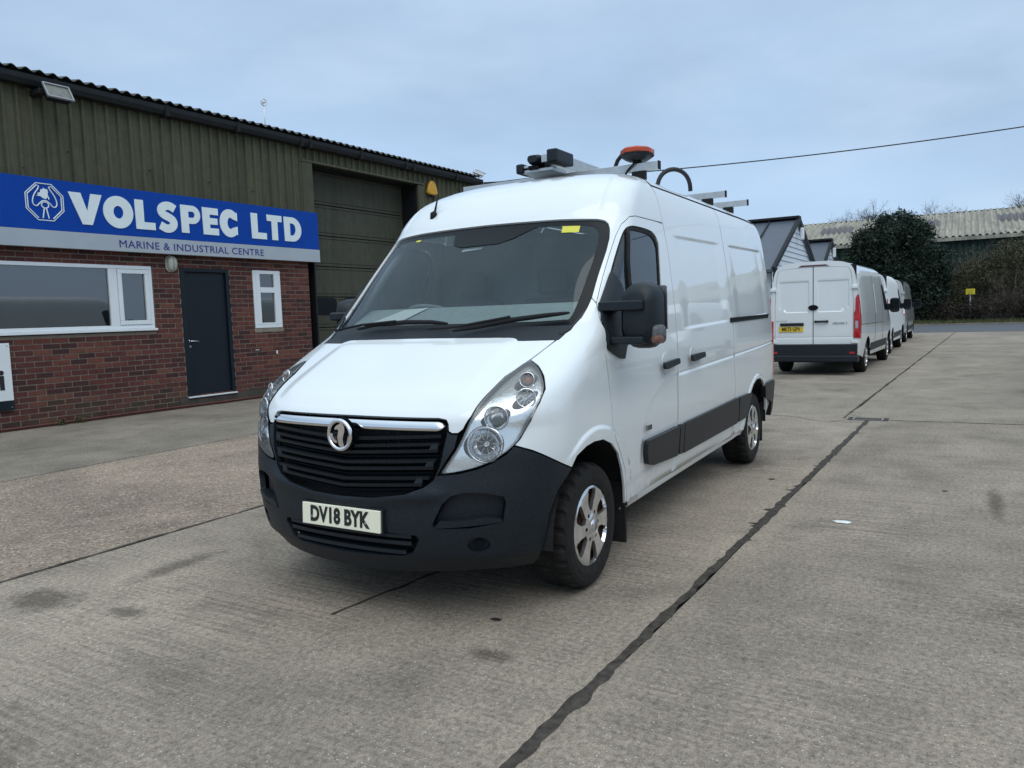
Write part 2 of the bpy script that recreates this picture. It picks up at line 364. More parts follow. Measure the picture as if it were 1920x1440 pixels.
def curve2d(name, loops, mat, parent, M, extrude=.004, **k):
    cu = bpy.data.curves.new(name, 'CURVE'); cu.dimensions = '2D'; cu.fill_mode = 'BOTH'; cu.extrude = extrude
    for lp in loops:
        sp = cu.splines.new('POLY'); sp.points.add(len(lp)-1); sp.use_cyclic_u = True
        for i, (a, b) in enumerate(lp): sp.points[i].co = (a, b, 0, 1)
    tmp = bpy.data.objects.new('tmp', cu); C.objects.link(tmp)
    dg = bpy.context.evaluated_depsgraph_get(); me = bpy.data.meshes.new_from_object(tmp.evaluated_get(dg)); bpy.data.objects.remove(tmp)
    me.transform(M); me.materials.clear()
    return link(name, me, mat, parent, **k)
# ------------------------------------------------------------------ van body surface
def cr(xs, ys):
    xs = np.array(xs, float); ys = np.array(ys, float)
    m = np.zeros_like(ys); d = np.diff(ys)/np.diff(xs)
    m[1:-1] = np.where(d[1:]*d[:-1] > 0, 2*d[1:]*d[:-1]/(d[1:]+d[:-1]+1e-12), 0); m[0] = d[0]; m[-1] = d[-1]
    def f(x):
        x = np.clip(x, xs[0], xs[-1]); i = np.clip(np.searchsorted(xs, x)-1, 0, len(xs)-2)
        h = xs[i+1]-xs[i]; t = (x-xs[i])/h
        return ys[i]*(1+2*t)*(1-t)**2+m[i]*h*t*(1-t)**2+ys[i+1]*t*t*(3-2*t)+m[i+1]*h*t*t*(t-1)
    return f
TV = [.25,.30,.35,.50,.65,.75,.85,.95,1.0,1.04,1.08,1.15,1.25,1.35,1.40,1.45,1.8,2.09,2.15,2.20,2.25,2.30,2.35,2.40,2.45,2.50,2.55,2.60]
TZ = [.25,.30,.35,.50,.65,.75,.85,.95,1.0,1.04,1.08,1.15,1.25,1.35,1.40,1.45,1.8,2.09,2.15,2.21,2.27,2.33,2.385,2.435,2.467,2.487,2.497,2.50]
TX = [-.02,.0,.02,.03,.02,.0,-.01,-.03,-.045,-.075,-.125,-.25,-.46,-.66,-.75,-.81,-1.15,-1.43,-1.475,-1.53,-1.59,-1.67,-1.78,-1.92,-2.1,-2.33,-2.55,-2.8]
TW = [.92,.945,.965,.985,.998,1.005,1.01,1.01,1.01,1.01,1.01,1.01,1.008,1.003,1.0,.997,.958,.915,.905,.893,.875,.848,.805,.73,.62,.45,.25,.0]
TL = [.7,.65,.6,.6,.6,.6,.6,.6,.6,.6,.59,.57,.52,.45,.41,.38,.34,.33,.33,.34,.36,.4,.45,.5,.5,.5,.5,.5]
TN = [2.2,2.2,2.3,2.4,2.5,2.6,2.6,2.6,2.7,2.9,3.1,3.6,3.9,3.6,3.2,2.8,2.5,2.6,2.7,2.8,2.9,3,3,3,3,3,3,3]
UC = 1.2
def sstep(a, b, x):
    t = np.clip((x-a)/(b-a), 0, 1); return t*t*(3-2*t)
class Surf:
    def __init__(s, XR=-5.46, disp=None, hs=1.0, ws=1.0):
        s.XR = XR; s.hs = hs; s.ws = ws; s.disp = disp
        s.fz, s.fx, s.fw, s.fl, s.fn = [cr(TV, a) for a in (TZ, TX, TW, TL, TN)]
    def base(s, u, v):
        u = np.asarray(u, float); v = np.asarray(v, float); u, v = np.broadcast_arrays(u, v)
        sg = np.where(u < 0, -1., 1.); a = np.abs(u)
        z = s.fz(v); w = s.fw(v); l = s.fl(v); x0 = s.fx(v)-l; n = s.fn(v)
        ps = np.clip(a/UC, 0, 1)*np.pi/2; c, q = np.cos(ps), np.sin(ps)
        rho = (np.abs(c)**n+np.abs(q)**n)**(1/n)
        x = x0+l*c/rho; y = w*q/rho; t = np.clip(a-UC, 0, None)
        x = np.where(a > UC, x0+(s.XR-x0)*t/4.2, x)
        tp = np.clip((-x+s.XR+.86)/.86, 0, 1)**2*.03
        y = np.where(a > UC, w-tp*np.minimum(1, w*2), y)
        return np.stack([x, sg*y*s.ws, z*s.hs], -1)
    def normal(s, u, v, fn=None):
        fn = fn or s.base; e = 2e-3
        v = np.clip(v, TV[0]+e, TV[-1]-.02)
        du = fn(u+e, v)-fn(u-e, v); dv = fn(u, v+e)-fn(u, v-e)
        n = np.cross(du, dv); return n/np.maximum(np.linalg.norm(n, axis=-1, keepdims=True), 1e-9)
    def S(s, u, v):
        P = s.base(u, v)
        if s.disp is None: return P
        d = s.disp(np.asarray(u, float), np.asarray(v, float), P)
        return P+s.normal(u, v)*d[..., None]
    def X(s, x, v):
        x0 = float(s.fx(v)-s.fl(v)); return (UC+4.2*(x-x0)/(s.XR-x0), v)
    def Xl(s, pts): return [s.X(*p) for p in (densify_open(pts, .06) if len(pts) > 1 else pts)]
def inpoly(P, poly):
    x, y = P[:, 0], P[:, 1]; ins = np.zeros(len(P), bool); n = len(poly)
    for i in range(n):
        x1, y1 = poly[i]; x2, y2 = poly[(i+1) % n]
        if y1 == y2: continue
        c = ((y1 > y) != (y2 > y)) & (x < (x2-x1)*(y-y1)/(y2-y1)+x1); ins ^= c
    return ins
def dist_poly(P, poly):
    A = np.array(poly); B = np.roll(A, -1, 0); d = np.full(len(P), 9.)
    for a, b in zip(A, B):
        ab = b-a; t = np.clip(((P-a)@ab)/max(ab@ab, 1e-12), 0, 1); d = np.minimum(d, np.linalg.norm(P-a-t[:, None]*ab, axis=1))
    return d
def densify(poly, step):
    o = []
    for i in range(len(poly)):
        a = np.array(poly[i]); b = np.array(poly[(i+1) % len(poly)]); k = max(1, int(math.ceil(np.linalg.norm(b-a)/step)))
        o += [tuple(a+(b-a)*j/k) for j in range(k)]
    return o
def chaikin(poly, k=2, closed=True):
    for _ in range(k):
        o = []; n = len(poly)
        for i in range(n if closed else n-1):
            a = np.array(poly[i]); b = np.array(poly[(i+1) % n]); o += [tuple(a*.75+b*.25), tuple(a*.25+b*.75)]
        poly = o if closed else [poly[0]]+o+[poly[-1]]
    return poly
def area(poly): return .5*sum(poly[i][0]*poly[(i+1) % len(poly)][1]-poly[(i+1) % len(poly)][0]*poly[i][1] for i in range(len(poly)))
def inset_poly(poly, d):
    n = len(poly); o = []
    for i in range(n):
        p = np.array(poly[i]); a = p-np.array(poly[i-1]); b = np.array(poly[(i+1) % n])-p
        a /= max(np.linalg.norm(a), 1e-9); b /= max(np.linalg.norm(b), 1e-9)
        m = np.array([-(a[1]+b[1]), a[0]+b[0]]); l = np.linalg.norm(m)
        m = m/l if l > 1e-6 else np.array([-a[1], a[0]])
        k = max(.5, abs(m@np.array([-a[1], a[0]]))); o.append(tuple(p+m*d/k))
    return o
def panel(name, fn, outline, mat, parent=None, holes=(), off=0.0, th=.012, step=.035, inset=.003, extra=None, mir=False, both=False, smoothn=True, **k):
    """sheet of bodywork: a CDT of the outline in surface coordinates, put on the surface fn, with a turned-in rim"""
    if both:
        a = panel(name, fn, outline, mat, parent, holes, off, th, step, inset, extra, False, False, smoothn, **k)
        b = panel(name, fn, outline, mat, parent, holes, off, th, step, inset, extra, True, False, smoothn, **k); return a, b
    if mir:
        outline = [(-a, b) for a, b in outline]; holes = [[(-a, b) for a, b in h] for h in holes]
        extra = [(-a, b) for a, b in extra] if extra is not None else None
    if area(outline) < 0: outline = outline[::-1]
    holes = [h[::-1] if area(h) < 0 else h for h in holes]
    ol = inset_poly(densify(outline, step), inset); hs = [inset_poly(densify(h, step), -inset) for h in holes]
    A = np.array(ol); lo, hi = A.min(0), A.max(0)
    gx, gy = np.meshgrid(np.arange(lo[0]+step*.37, hi[0], step), np.arange(lo[1]+step*.41, hi[1], step)); P = np.stack([gx.ravel(), gy.ravel()], 1)
    if extra is not None and len(extra):
        Ex = np.array(extra)
        if len(P):
            near = np.zeros(len(P), bool)
            for i0 in range(0, len(P), 400): near[i0:i0+400] = (np.abs(P[i0:i0+400, None, :]-Ex[None]).max(2) < step*.75).any(1)
            P = P[~near]
        P = np.concatenate([P, Ex])
    P = P[inpoly(P, ol)]
    if len(P): P = P[dist_poly(P, ol) > step*.35]
    for h in hs:
        if len(P): P = P[~inpoly(P, h)]
        if len(P): P = P[dist_poly(P, h) > step*.35]
    pts = list(ol); edges = [(i, (i+1) % len(ol)) for i in range(len(ol))]; rings = [(0, len(ol), 1)]
    for h in hs:
        b = len(pts); pts += h; edges += [(b+i, b+(i+1) % len(h)) for i in range(len(h))]; rings.append((b, len(h), -1))
    nb = len(pts); pts += [tuple(p) for p in P]
    vo, eo, fo, ov, oe, of = delaunay_2d_cdt([Vector(p) for p in pts], edges, [], 0, 1e-6)
    U = np.array([(p[0], p[1]) for p in vo]); T = np.array([f for f in fo if len(f) == 3])
    cen = U[T].mean(1); keep = inpoly(cen, ol)
    for h in hs: keep &= ~inpoly(cen, h)
    T = T[keep]
    ar = np.cross(U[T[:, 1]]-U[T[:, 0]], U[T[:, 2]]-U[T[:, 0]]); T[ar < 0] = T[ar < 0][:, ::-1]
    e = 1.5e-3; Q = fn(U[:, 0], U[:, 1])
    uu, vv = U[:, 0], U[:, 1]
    n = np.cross(fn(uu+e, vv)-fn(uu-e, vv), fn(uu, vv+e)-fn(uu, vv-e)); n /= np.maximum(np.linalg.norm(n, axis=1, keepdims=True), 1e-9)
    Q = Q+n*off; verts = [Q]; norms = [n]; faces = [tuple(t) for t in T]; nv = len(Q)
    if th > 0:
        # boundary edges from the triangles themselves
        E = {}
        for a, b, c in T:
            for i, j in ((a, b), (b, c), (c, a)):
                if (j, i) in E: del E[(j, i)]
                else: E[(i, j)] = 1
        bv = {}
        for (i, j) in E:
            for q in (i, j):
                if q not in bv: bv[q] = len(bv)
        idx = np.array(list(bv.keys())); acc = np.zeros((len(idx), 3))
        for (i, j) in E:
            t = np.cross(Q[j]-Q[i], n[i]); l = np.linalg.norm(t)
            if l > 1e-9: acc[bv[i]] += t/l; acc[bv[j]] += t/l
        acc /= np.maximum(np.linalg.norm(acc, axis=1, keepdims=True), 1e-9)
        verts += [Q[idx], Q[idx]-n[idx]*th]; norms += [acc, acc]; m = len(idx)
        for (i, j) in E:
            a, b = nv+bv[i], nv+bv[j]; faces.append((b, a, a+m, b+m))
    V = np.concatenate(verts); N = np.concatenate(norms)
    me = bpy.data.meshes.new(name); me.from_pydata(V.tolist(), [], faces); me.update(); me.shade_smooth()
    if smoothn: me.normals_split_custom_set_from_vertices(N.tolist())
    return link(name, me, mat, parent, **k)
def ribbon(name, fn, pts, r, mat, parent, off=.002, n=6, mir=False, **k):
    pts = densify_open(pts, .05)
    U = np.array([(-a if mir else a, b) for a, b in pts]); e = 1.5e-3
    nn = np.cross(fn(U[:, 0]+e, U[:, 1])-fn(U[:, 0]-e, U[:, 1]), fn(U[:, 0], U[:, 1]+e)-fn(U[:, 0], U[:, 1]-e)); nn /= np.linalg.norm(nn, axis=1, keepdims=True)
    P = fn(U[:, 0], U[:, 1])+nn*off
    m = MB(); m.tube([Vector(p) for p in P], r, n); return m.build(name, mat, parent, smooth=True, **k)
def densify_open(pts, step):
    o = []
    for a, b in zip(pts[:-1], pts[1:]):
        a = np.array(a); b = np.array(b); k = max(1, int(math.ceil(np.linalg.norm(b-a)/step))); o += [tuple(a+(b-a)*j/k) for j in range(k)]
    return o+[tuple(pts[-1])]
def disc_poly(c, r, n=28, a=1.0, rot=0):
    return [(c[0]+r*a*math.cos(t)*math.cos(rot)-r*math.sin(t)*math.sin(rot), c[1]+r*a*math.cos(t)*math.sin(rot)+r*math.sin(t)*math.cos(rot)) for t in (2*math.pi*i/n for i in range(n))]
# ------------------------------------------------------------------ wheel
WR = .345
def face_fn(cx, cz, y0, prof):
    pr = cr([p[0] for p in prof], [p[1] for p in prof])
    def fn(a, b):
        a = np.asarray(a, float); b = np.asarray(b, float); r = np.hypot(a, b)
        return np.stack([cx-a, y0+pr(r)+0*a, cz+b], -1)
    return fn
WCACHE = {}
def make_wheel(kind):
    """centred on the axle, outer face towards +y; returns list of (name, mesh, material, subparts)"""
    if kind in WCACHE: return WCACHE[kind]
    Mx = Matrix.Rotation(R(-90), 4, 'X')      # local z -> +y
    t = MB()
    prof = [(.205, -.21), (.225, -.225), (.30, -.235), (.325, -.225), (.338, -.205)]
    prof += [(.3435, -.19), (.345, -.15), (.345, -.10), (.3445, -.06), (.343, -.035), (.338, -.02), (.322, 0), (.30, .008), (.26, .010), (.225, .002), (.208, -.012)]
    n = 144 if kind == 'hero' else 40
    if kind == 'hero':
        def rf(i, j):
            if 4 <= i <= 10:
                ph = (j + (3 if i <= 7 else 0)) % 6
                g = -.013 if ph in (0, 1) else 0
                if i == 7: g = -.010
                return g
            return 0
        t.lathe(prof, Mx, n, 0, rf)
    else: t.lathe(prof, Mx, n)
    tyre = t.mesh('tyre'); tyre.materials.append(M_rub)
    if kind != 'hero': tyre.shade_smooth()
    d = MB(); d.lathe([(.0, -.02), (.06, -.02), (.07, -.06), (.15, -.09), (.19, -.06), (.205, -.02), (.207, -.2), (0, -.2)], Mx, 32)
    d.lathe([(0.0, -.03), (.10, -.045), (.12, -.05), (.12, -.09)], Mx, 24)
    rim = d.mesh('rim'); rim.materials.append(M_rust if kind == 'hero' else M_shell); rim.shade_smooth()
    # trim: disc with six windows
    fn = face_fn(0, 0, 0, [(0, .012), (.05, .012), (.07, .004), (.12, .002), (.18, .006), (.200, .002), (.213, -.010), (.22, -.02)])
    holes = []
    K = 6 if kind == 'hero' else 8
    for i in range(K):
        a = 2*math.pi*i/K+.25; pts = []
        for ra, da in ((.082, -.15), (.11, -.25), (.15, -.33), (.188, -.34), (.197, -.26), (.198, .06), (.190, .15), (.16, .20), (.12, .24), (.085, .17)):
            pts.append((ra*math.cos(a+da), ra*math.sin(a+da)))
        holes.append(pts)
        if kind == 'hero':
            b = a+math.pi/K; holes.append(disc_poly((.072*math.cos(b), .072*math.sin(b)), .011, 10))
    o = panel('wheel_trim', fn, disc_poly((0, 0), .214, 48), M_trimcap, None, holes, 0, .02, .022, 0)
    # triangles face -y or +y: make sure they look outwards
    trim = o.data; bpy.data.objects.remove(o)
    cap = MB(); cap.lathe([(0, .018), (.030, .017), (.034, .010), (.034, .0)], Mx, 24); cm = cap.mesh('hub_cap'); cm.materials.append(M_trimcap); cm.shade_smooth()
    bars = None
    WCACHE[kind] = (tyre, rim, trim, cm); return WCACHE[kind]
def add_wheel(parent, x, yface, side, kind, z=WR, rot=0, r=1.0):
    tyre, rim, trim, cm = make_wheel(kind)
    w = bpy.data.objects.new('wheel', tyre); C.objects.link(w)     # the tyre carries the wheel's other pieces
    w.parent = parent; w.location = (x, yface*side, z); w.rotation_euler = (0, R(rot), 0 if side > 0 else math.pi); w.scale = (r, 1, r)
    for nme, me in (('rim', rim), ('wheel_trim', trim), ('hub_cap', cm)):
        c = bpy.data.objects.new(nme, me); C.objects.link(c); c.parent = w; c.scale = (1.06, 1, 1.06)
    return w
# ------------------------------------------------------------------ the white van in front
def hero_disp(u, v, P):
    x, z = P[..., 0], P[..., 2]; a = np.abs(u); side = sstep(1.0, 1.3, a)
    d = np.zeros_like(x)
    zr = 2.033+.0162*(-2.3-x); zl = 1.368+.024*(-2.3-x)
    box = lambda lo, hi, s: sstep(lo-s, lo+s, x)*(1-sstep(hi-s, hi+s, x))
    rec = (1-sstep(zr-.026, zr-.002, z))*sstep(zl-.012, zl+.012, z)
    d -= .008*rec*(box(-3.56, -2.48, .13)+box(-5.16, -3.96, .12))
    zb = 1.068+.0247*(-2.29-x)
    d -= .006*np.exp(-((z-zb)/.007)**2)*(x < -2.27)
    d += .004*(1-sstep(zb-.03, zb, z))*(x < -2.27)*sstep(.40, .45, z)
    # pressed arch in the front door
    el = np.sqrt(np.clip(((x+2.3)/.74)**2, 0, 9)+np.clip(((z-.70)/.375), -3, 3)**2)
    el = np.where(z < .70, np.abs(x+2.3)/.74, el)
    d -= .009*(1-sstep(.975, 1.0, el))*(x > -2.25)*(x < -1.5)*sstep(.30, .42, z)
    # wheel arch lips
    for cx, r0 in ((-.86, .50), (-4.63, .47)):
        r = np.hypot(x-cx, (z-.345)); d += .014*(1-sstep(r0+.035, r0+.055, r))*sstep(.32, .36, z)*sstep(.95, 1.1, a)
    # sill step
    zs = .372+.025*np.clip((-1.3-x)/2.6, 0, 1.3)
    d -= .010*(1-sstep(zs-.012, zs, z))*(x < -1.31)*(x > -4.3)
    d *= side
    # front: raised bonnet centre
    bc = (1-sstep(.40, .47, a))*sstep(1.06, 1.12, v)*(1-sstep(1.33, 1.39, v)); d += .010*bc
    d -= .006*np.exp(-((a-.668)/.010)**2)*sstep(2.11, 2.15, v)*(1-sstep(2.34, 2.40, v))
    # bumper: ridge lines
    fr = (a < 1.0)
    d += fr*.012*np.exp(-((v-(.60+.06*np.clip(a/.4, 0, 1)))/.035)**2)*(1-sstep(.38, .48, a))
    return d
HV = Surf(-5.46, hero_disp); hS = HV.S; X = HV.X
van = empty('van', (0, 0, 0), label='white panel van in the foreground with black bumper, plate DV18 BYK and roof bars', cat='van')
arch_f = [(-1.33, .31), (-1.29, .40), (-1.262, .488), (-1.212, .594), (-1.142, .70), (-1.043, .772), (-.921, .815), (-.802, .822), (-.703, .813), (-.596, .781), (-.529, .731)]
arch_r = [(-5.13, .36), (-5.07, .50), (-5.00, .62), (-4.92, .715), (-4.807, .785), (-4.66, .826), (-4.518, .822), (-4.41, .79), (-4.31, .715), (-4.23, .60), (-4.19, .48), (-4.17, .37)]
doorfront = [(-1.33, .372), (-1.294, .497), (-1.262, .584), (-1.182, .693), (-1.093, .80), (-1.076, .984), (-1.034, 1.166), (-1.011, 1.286)]
doorfront_uv = HV.Xl(doorfront)+[(.893, 1.461), (.818, 1.556)]
hl = [(.412, .755), (.441, .814), (.473, .877), (.498, .951), (.512, 1.032), (.508, 1.119), (.513, 1.195), (.53, 1.246), (.551, 1.271), (.599, 1.244), (.665, 1.195), (.731, 1.137), (.766, 1.079), (.774, .995), (.735, .919), (.702, .882), (.67, .854), (.619, .819), (.553, .789), (.486, .769)]
ws_out = [(.624, 1.386), (.67, 1.415), (.728, 1.479), (.757, 1.54), (.772, 1.593), (.784, 1.704), (.797, 1.80), (.803, 1.865), (.80, 1.94), (.782, 2.002), (.755, 2.04), (.72, 2.060), (.662, 2.071), (.436, 2.084), (.165, 2.09)]
ws_in = [(.645, 1.475), (.662, 1.50), (.678, 1.56), (.704, 1.706), (.718, 1.85), (.716, 1.93), (.695, 1.995), (.66, 2.025), (.618, 2.038), (.51, 2.049), (.3, 2.055)]
fender = [(.624, 1.386), (.67, 1.415), (.728, 1.479), (.757, 1.54), (.772, 1.585)]+doorfront_uv[::-1]+HV.Xl(arch_f[:1]+arch_f)+[(1.02, .77), (.934, .802), (.806, .855), (.706, .888), (.735, .919), (.774, .995), (.766, 1.079), (.731, 1.137), (.665, 1.195), (.599, 1.244), (.551, 1.271), (.577, 1.32)]
fender = fender[:5+10]+fender[5+11:]
archx = [X(-.86+r*math.cos(t), .345+r*math.sin(t)) for r in (.505, .525, .545, .56, .575) for t in np.arange(.1, 3.05, .07)]
panel('front_wing', hS, fender, M_white, van, extra=[p for p in archx], both=True, step=.03)
# bonnet, with the radiator slot cut into its front edge
bl = [(.618, 1.384), (.577, 1.32), (.549, 1.271), (.511, 1.20), (.505, 1.119), (.508, 1.032), (.494, .971), (.476, .952), (.452, .951), (.438, .962), (.432, .995), (.420, 1.014), (.39, 1.021)]
bon = [(0, 1.392)]+bl+[(0, 1.021)]+[(-a, b) for a, b in bl[::-1]]
panel('bonnet', hS, bon, M_white, van, step=.028, th=.018, extra=[(s*a, v) for s in (1, -1) for a in (.395, .41, .425, .44, .455, .47, .485) for v in np.arange(1.05, 1.38, .02)]+[(a, v) for v in (1.045, 1.06, 1.07, 1.09, 1.11, 1.13) for a in np.arange(-.39, .4, .03)])
# front door with its window opening
dtop = [(.83, 1.703), (.846, 1.865), (.858, 1.966), (.891, 2.036), (.993, 2.088), (1.15, 2.098)]
door = doorfront_uv+dtop+HV.Xl([(-2.13, 2.098), (-2.248, 2.092), (-2.266, 1.95), (-2.252, 1.65), (-2.245, 1.25), (-2.245, 1.07), (-2.25, .77), (-2.255, .372)])
win = [X(-1.13, 1.36), (.905, 1.50), (.893, 1.64), (.906, 1.798), (.92, 1.932), (.945, 2.002), (1.027, 2.028), (1.346, 2.032)]+HV.Xl([(-2.00, 2.022), (-2.07, 1.99), (-2.10, 1.936), (-2.045, 1.721), (-1.985, 1.50), (-1.955, 1.40), (-1.90, 1.37)])
win = chaikin(win, 2)
dex = [X(-2.3+.74*q*math.cos(t), .70+.375*q*math.sin(t)) for q in (.965, .975, .985, .993, 1.0, 1.01) for t in np.arange(.08, 1.5, .06)]+[X(x, z) for x in np.arange(-2.2, -1.4, .06) for z in (.36, .366, .372, .378)]
panel('front_door', hS, door, M_white, van, [win], extra=dex, both=True, step=.032, th=.02)
win_i = inset_poly(densify(win, .05), .028) if area(win) > 0 else inset_poly(densify(win[::-1], .05), .028)
for m_ in (False, True):
    fr = panel('door_window', HV.base, win, M_rub, van, [win_i], off=-.006, th=.014, mir=m_, inset=.002)
    panel('pane', HV.base, win_i, M_sg, fr, off=-.012, th=.003, mir=m_, inset=0)
    ribbon('window_divider', HV.base, [(1.0, 2.01), X(-1.50, 1.80), X(-1.47, 1.60), X(-1.44, 1.40)], .014, M_rub, fr, mir=m_, off=-.004)
# cab roof: pillars, header and roof in one pressing, up to the seam behind the doors
seam_top = HV.Xl([(-2.250, 2.10), (-2.247, 2.19), (-2.256, 2.26), (-2.26, 2.33), (-2.27, 2.40), (-2.30, 2.45)])
L_ = [(.772, 1.585)]+doorfront_uv[-1:]+dtop+HV.Xl([(-2.13, 2.099)])+seam_top
cabout = L_+[(-a, b) for a, b in L_[::-1]]
cabhole_in = [p for p in ws_out[4:]]+[(0, 2.092)]
cab = [(.772, 1.585)]+L_[1:]+[(-a, b) for a, b in L_[::-1][:-1]]+[(-.772, 1.585)]+[(-a, b) for a, b in ws_out[4:]]+[(0, 2.092)]+ws_out[4:][::-1][:-1]
# clean duplicates
cc = []
for p in cab:
    if not cc or np.linalg.norm(np.array(p)-np.array(cc[-1])) > 1e-4: cc.append(p)
if np.linalg.norm(np.array(cc[0])-np.array(cc[-1])) < 1e-4: cc.pop()
panel('cab_roof', hS, cc, M_white, van, step=.032, th=.015, extra=[(q*a, v) for q in (1, -1) for a in (.640, .650, .657, .662, .668, .674, .679, .686, .696) for v in np.arange(2.10, 2.42, .022)])
# sliding door / load side
zt = 2.325
sl = HV.Xl([(-2.265, .372), (-2.262, .77), (-2.257, 1.07), (-2.257, 1.25), (-2.258, 1.65), (-2.270, 1.95), (-2.252, 2.10), (-2.250, 2.19), (-2.27, zt), (-3.80, zt), (-3.755, 2.19), (-3.755, 1.86), (-3.75, 1.40), (-3.755, .99), (-3.79, .73), (-3.775, .395)])
def ribpts(x0, x1):
    o = []
    for x in np.arange(x0, x1, .022):
        zr = 2.033+.0162*(-2.3-x); zl = 1.368+.024*(-2.3-x); zb = 1.068+.0247*(-2.29-x); zs = .372+.025*min(1.3, max(0, (-1.3-x)/2.6))
        o += [X(x, z) for z in (zr-.032, zr-.026, zr-.020, zr-.014, zr-.008, zr-.002, zr+.005, zl-.018, zl-.012, zl-.006, zl, zl+.006, zl+.012, zl+.018, zb-.03, zb-.018, zb-.010, zb-.005, zb, zb+.005, zb+.010, zb+.018, zs-.018, zs-.012, zs-.006, zs, zs+.006)]
    return o
vr = []
panel('sliding_door', hS, sl, M_white, van, both=True, step=.035, th=.02, extra=ribpts(-3.74, -2.28)+vr)
rear = HV.Xl([(-3.788, .395), (-3.80, .73), (-3.767, .99), (-3.763, 1.40), (-3.767, 1.86), (-3.768, 2.19), (-3.815, zt), (-5.455, zt), (-5.455, .50), (-5.30, .48)]+arch_r)
arx = [X(-4.63+r*math.cos(t), .345+r*math.sin(t)) for r in (.475, .49, .505, .52, .535) for t in np.arange(.0, 3.15, .07)]
panel('rear_side', hS, rear, M_white, van, both=True, step=.035, th=.02, extra=ribpts(-5.4, -3.8)+vr+arx)
sill = HV.Xl([(-1.34, .300), (-1.34, .366), (-2.26, .366), (-3.78, .389), (-4.16, .389), (-4.18, .352), (-3.9, .338), (-2.3, .318)])
panel('sill', hS, sill, M_white, van, both=True, step=.04, off=-.004, th=.05)
# roof of the load area
nu, nvv = 46, 40
rx = np.linspace(-2.30, -5.45, nu)
vrr = np.concatenate([np.linspace(zt+.006, 2.45, 10), np.linspace(2.47, 2.6, 8)])
V_ = []; row = []
for s in (1, -1):
    for v in (vrr if s > 0 else vrr[::-1][1:]):
        uv = np.array([X(x if v > 2.4 else x, v) for x in rx]); V_.append(hS(s*uv[:, 0], np.minimum(uv[:, 1], 2.598)))
V_ = np.array(V_); nr = len(V_)
# ribs along the roof
V_[..., 2] += .008*np.clip(np.cos(V_[..., 1]*22), 0, 1)*(np.abs(V_[..., 1]) < .62)*((V_[..., 0] < -2.5) & (V_[..., 0] > -5.2))
m = MB(); m.add(V_.reshape(-1, 3).tolist(), [(i*nu+j, i*nu+j+1, (i+1)*nu+j+1, (i+1)*nu+j) for i in range(nr-1) for j in range(nu-1)]); m.build('roof', M_white, van, smooth=True)
for s in (False, True):
    ribbon('roof_gutter', hS, HV.Xl([(-2.28, 2.33), (-3.80, 2.332), (-5.40, 2.34)]), .007, M_shell, van, mir=s, off=-.002)
# front frame behind everything (matt black inner shell) and inner arches
panel('inner_shell', HV.base, [(u, .27) for u in np.arange(-1.0, 1.01, .1)]+[(1.0, .62), (.9, .70), (.75, 1.36), (.6, 1.38), (0, 1.385), (-.6, 1.38), (-.75, 1.36), (-.9, .70), (-1.0, .62)], M_shell, van, off=-.075, th=0, step=.06)
ish = HV.Xl([(-1.32, .36), (-1.32, 1.25), (-2.2, 1.25), (-2.2, 2.05), (-2.35, 2.05), (-2.35, 2.28), (-5.4, 2.28), (-5.4, .55), (-5.1, .55), (-5.1, .92), (-4.1, .92), (-4.1, .36)])
panel('inner_shell', HV.base, ish, M_shell, van, off=-.035, th=0, both=True, step=.1)
for cx in (-.86, -4.63):
    for s in (1, -1):
        m = MB(); n = 20; r = .485 if cx > -2 else .475
        for k in range(n):
            a0, a1 = math.pi*k/n, math.pi*(k+1)/n
            z0 = .36
            P = [(cx+r*math.cos(a), s*y, .345+r*math.sin(a)) for a in (a0, a1) for y in (.60, .982)]
            m.add(P, [(0, 1, 3, 2)])
        m.add([(cx+r*math.cos(math.pi*k/n), s*.60, .345+r*math.sin(math.pi*k/n)) for k in range(n+1)], [tuple(range(n+1))])
        m.build('wheel_arch_liner', M_shell, van)
m = MB(); m.box(-5.3, -.45, -.62, .62, .28, .40); m.box(-5.4, -1.4, -.9, -.62, .36, .41); m.box(-5.4, -1.4, .62, .9, .36, .41); m.build('underbody', M_shell, van)
# windscreen
wo = ws_out+[(-a, b) for a, b in ws_out[::-1]]+[(0, 1.392)]
wi = ws_in+[(0, 2.056)]+[(-a, b) for a, b in ws_in[::-1]]+[(0, 1.475)]
wi_r = chaikin(wi, 1)
ws = panel('windscreen', HV.base, wi_r, M_ws, van, off=-.012, th=.0, step=.05, inset=-.002)
wo_c = chaikin(wo, 1)
panel('windscreen_surround', HV.base, wo_c, M_trim, ws, [wi_r], off=-.011, th=.012, step=.04)
panel('sensor_cover', HV.base, [(-.19, 2.06), (-.16, 1.975), (-.10, 1.955), (.13, 1.96), (.20, 1.985), (.33, 2.06)], M_trim, ws, off=-.008, th=.0, step=.04)
panel('sticker', HV.base, [(.459, 2.046), (.561, 2.041), (.564, 2.0), (.464, 2.003)], M_yst, ws, off=-.009, th=0, inset=0)
panel('sticker', HV.base, [(-.47, 2.045), (-.43, 2.045), (-.43, 2.032), (-.47, 2.032)], M_yst, ws, off=-.009, th=0, inset=0)
panel('toll_tag', HV.base, [(-.09, 1.965), (.03, 1.975), (.025, 1.955), (-.10, 1.945)], M_paper, ws, off=-.03, th=0, inset=0)
panel('cowl', HV.base, [(-.62, 1.36), (.62, 1.36), (.66, 1.41), (.70, 1.44), (0, 1.445), (-.70, 1.44), (-.66, 1.41)], M_plast, van, off=.001, th=.01, step=.05)
for s in (1, -1):
    panel('cowl_corner', HV.base, [(s*.622, 1.386), (s*.672, 1.413), (s*.732, 1.479), (s*.756, 1.53), (s*.72, 1.50), (s*.68, 1.44), (s*.60, 1.40)], M_plast, van, off=.004, th=.01, step=.04)
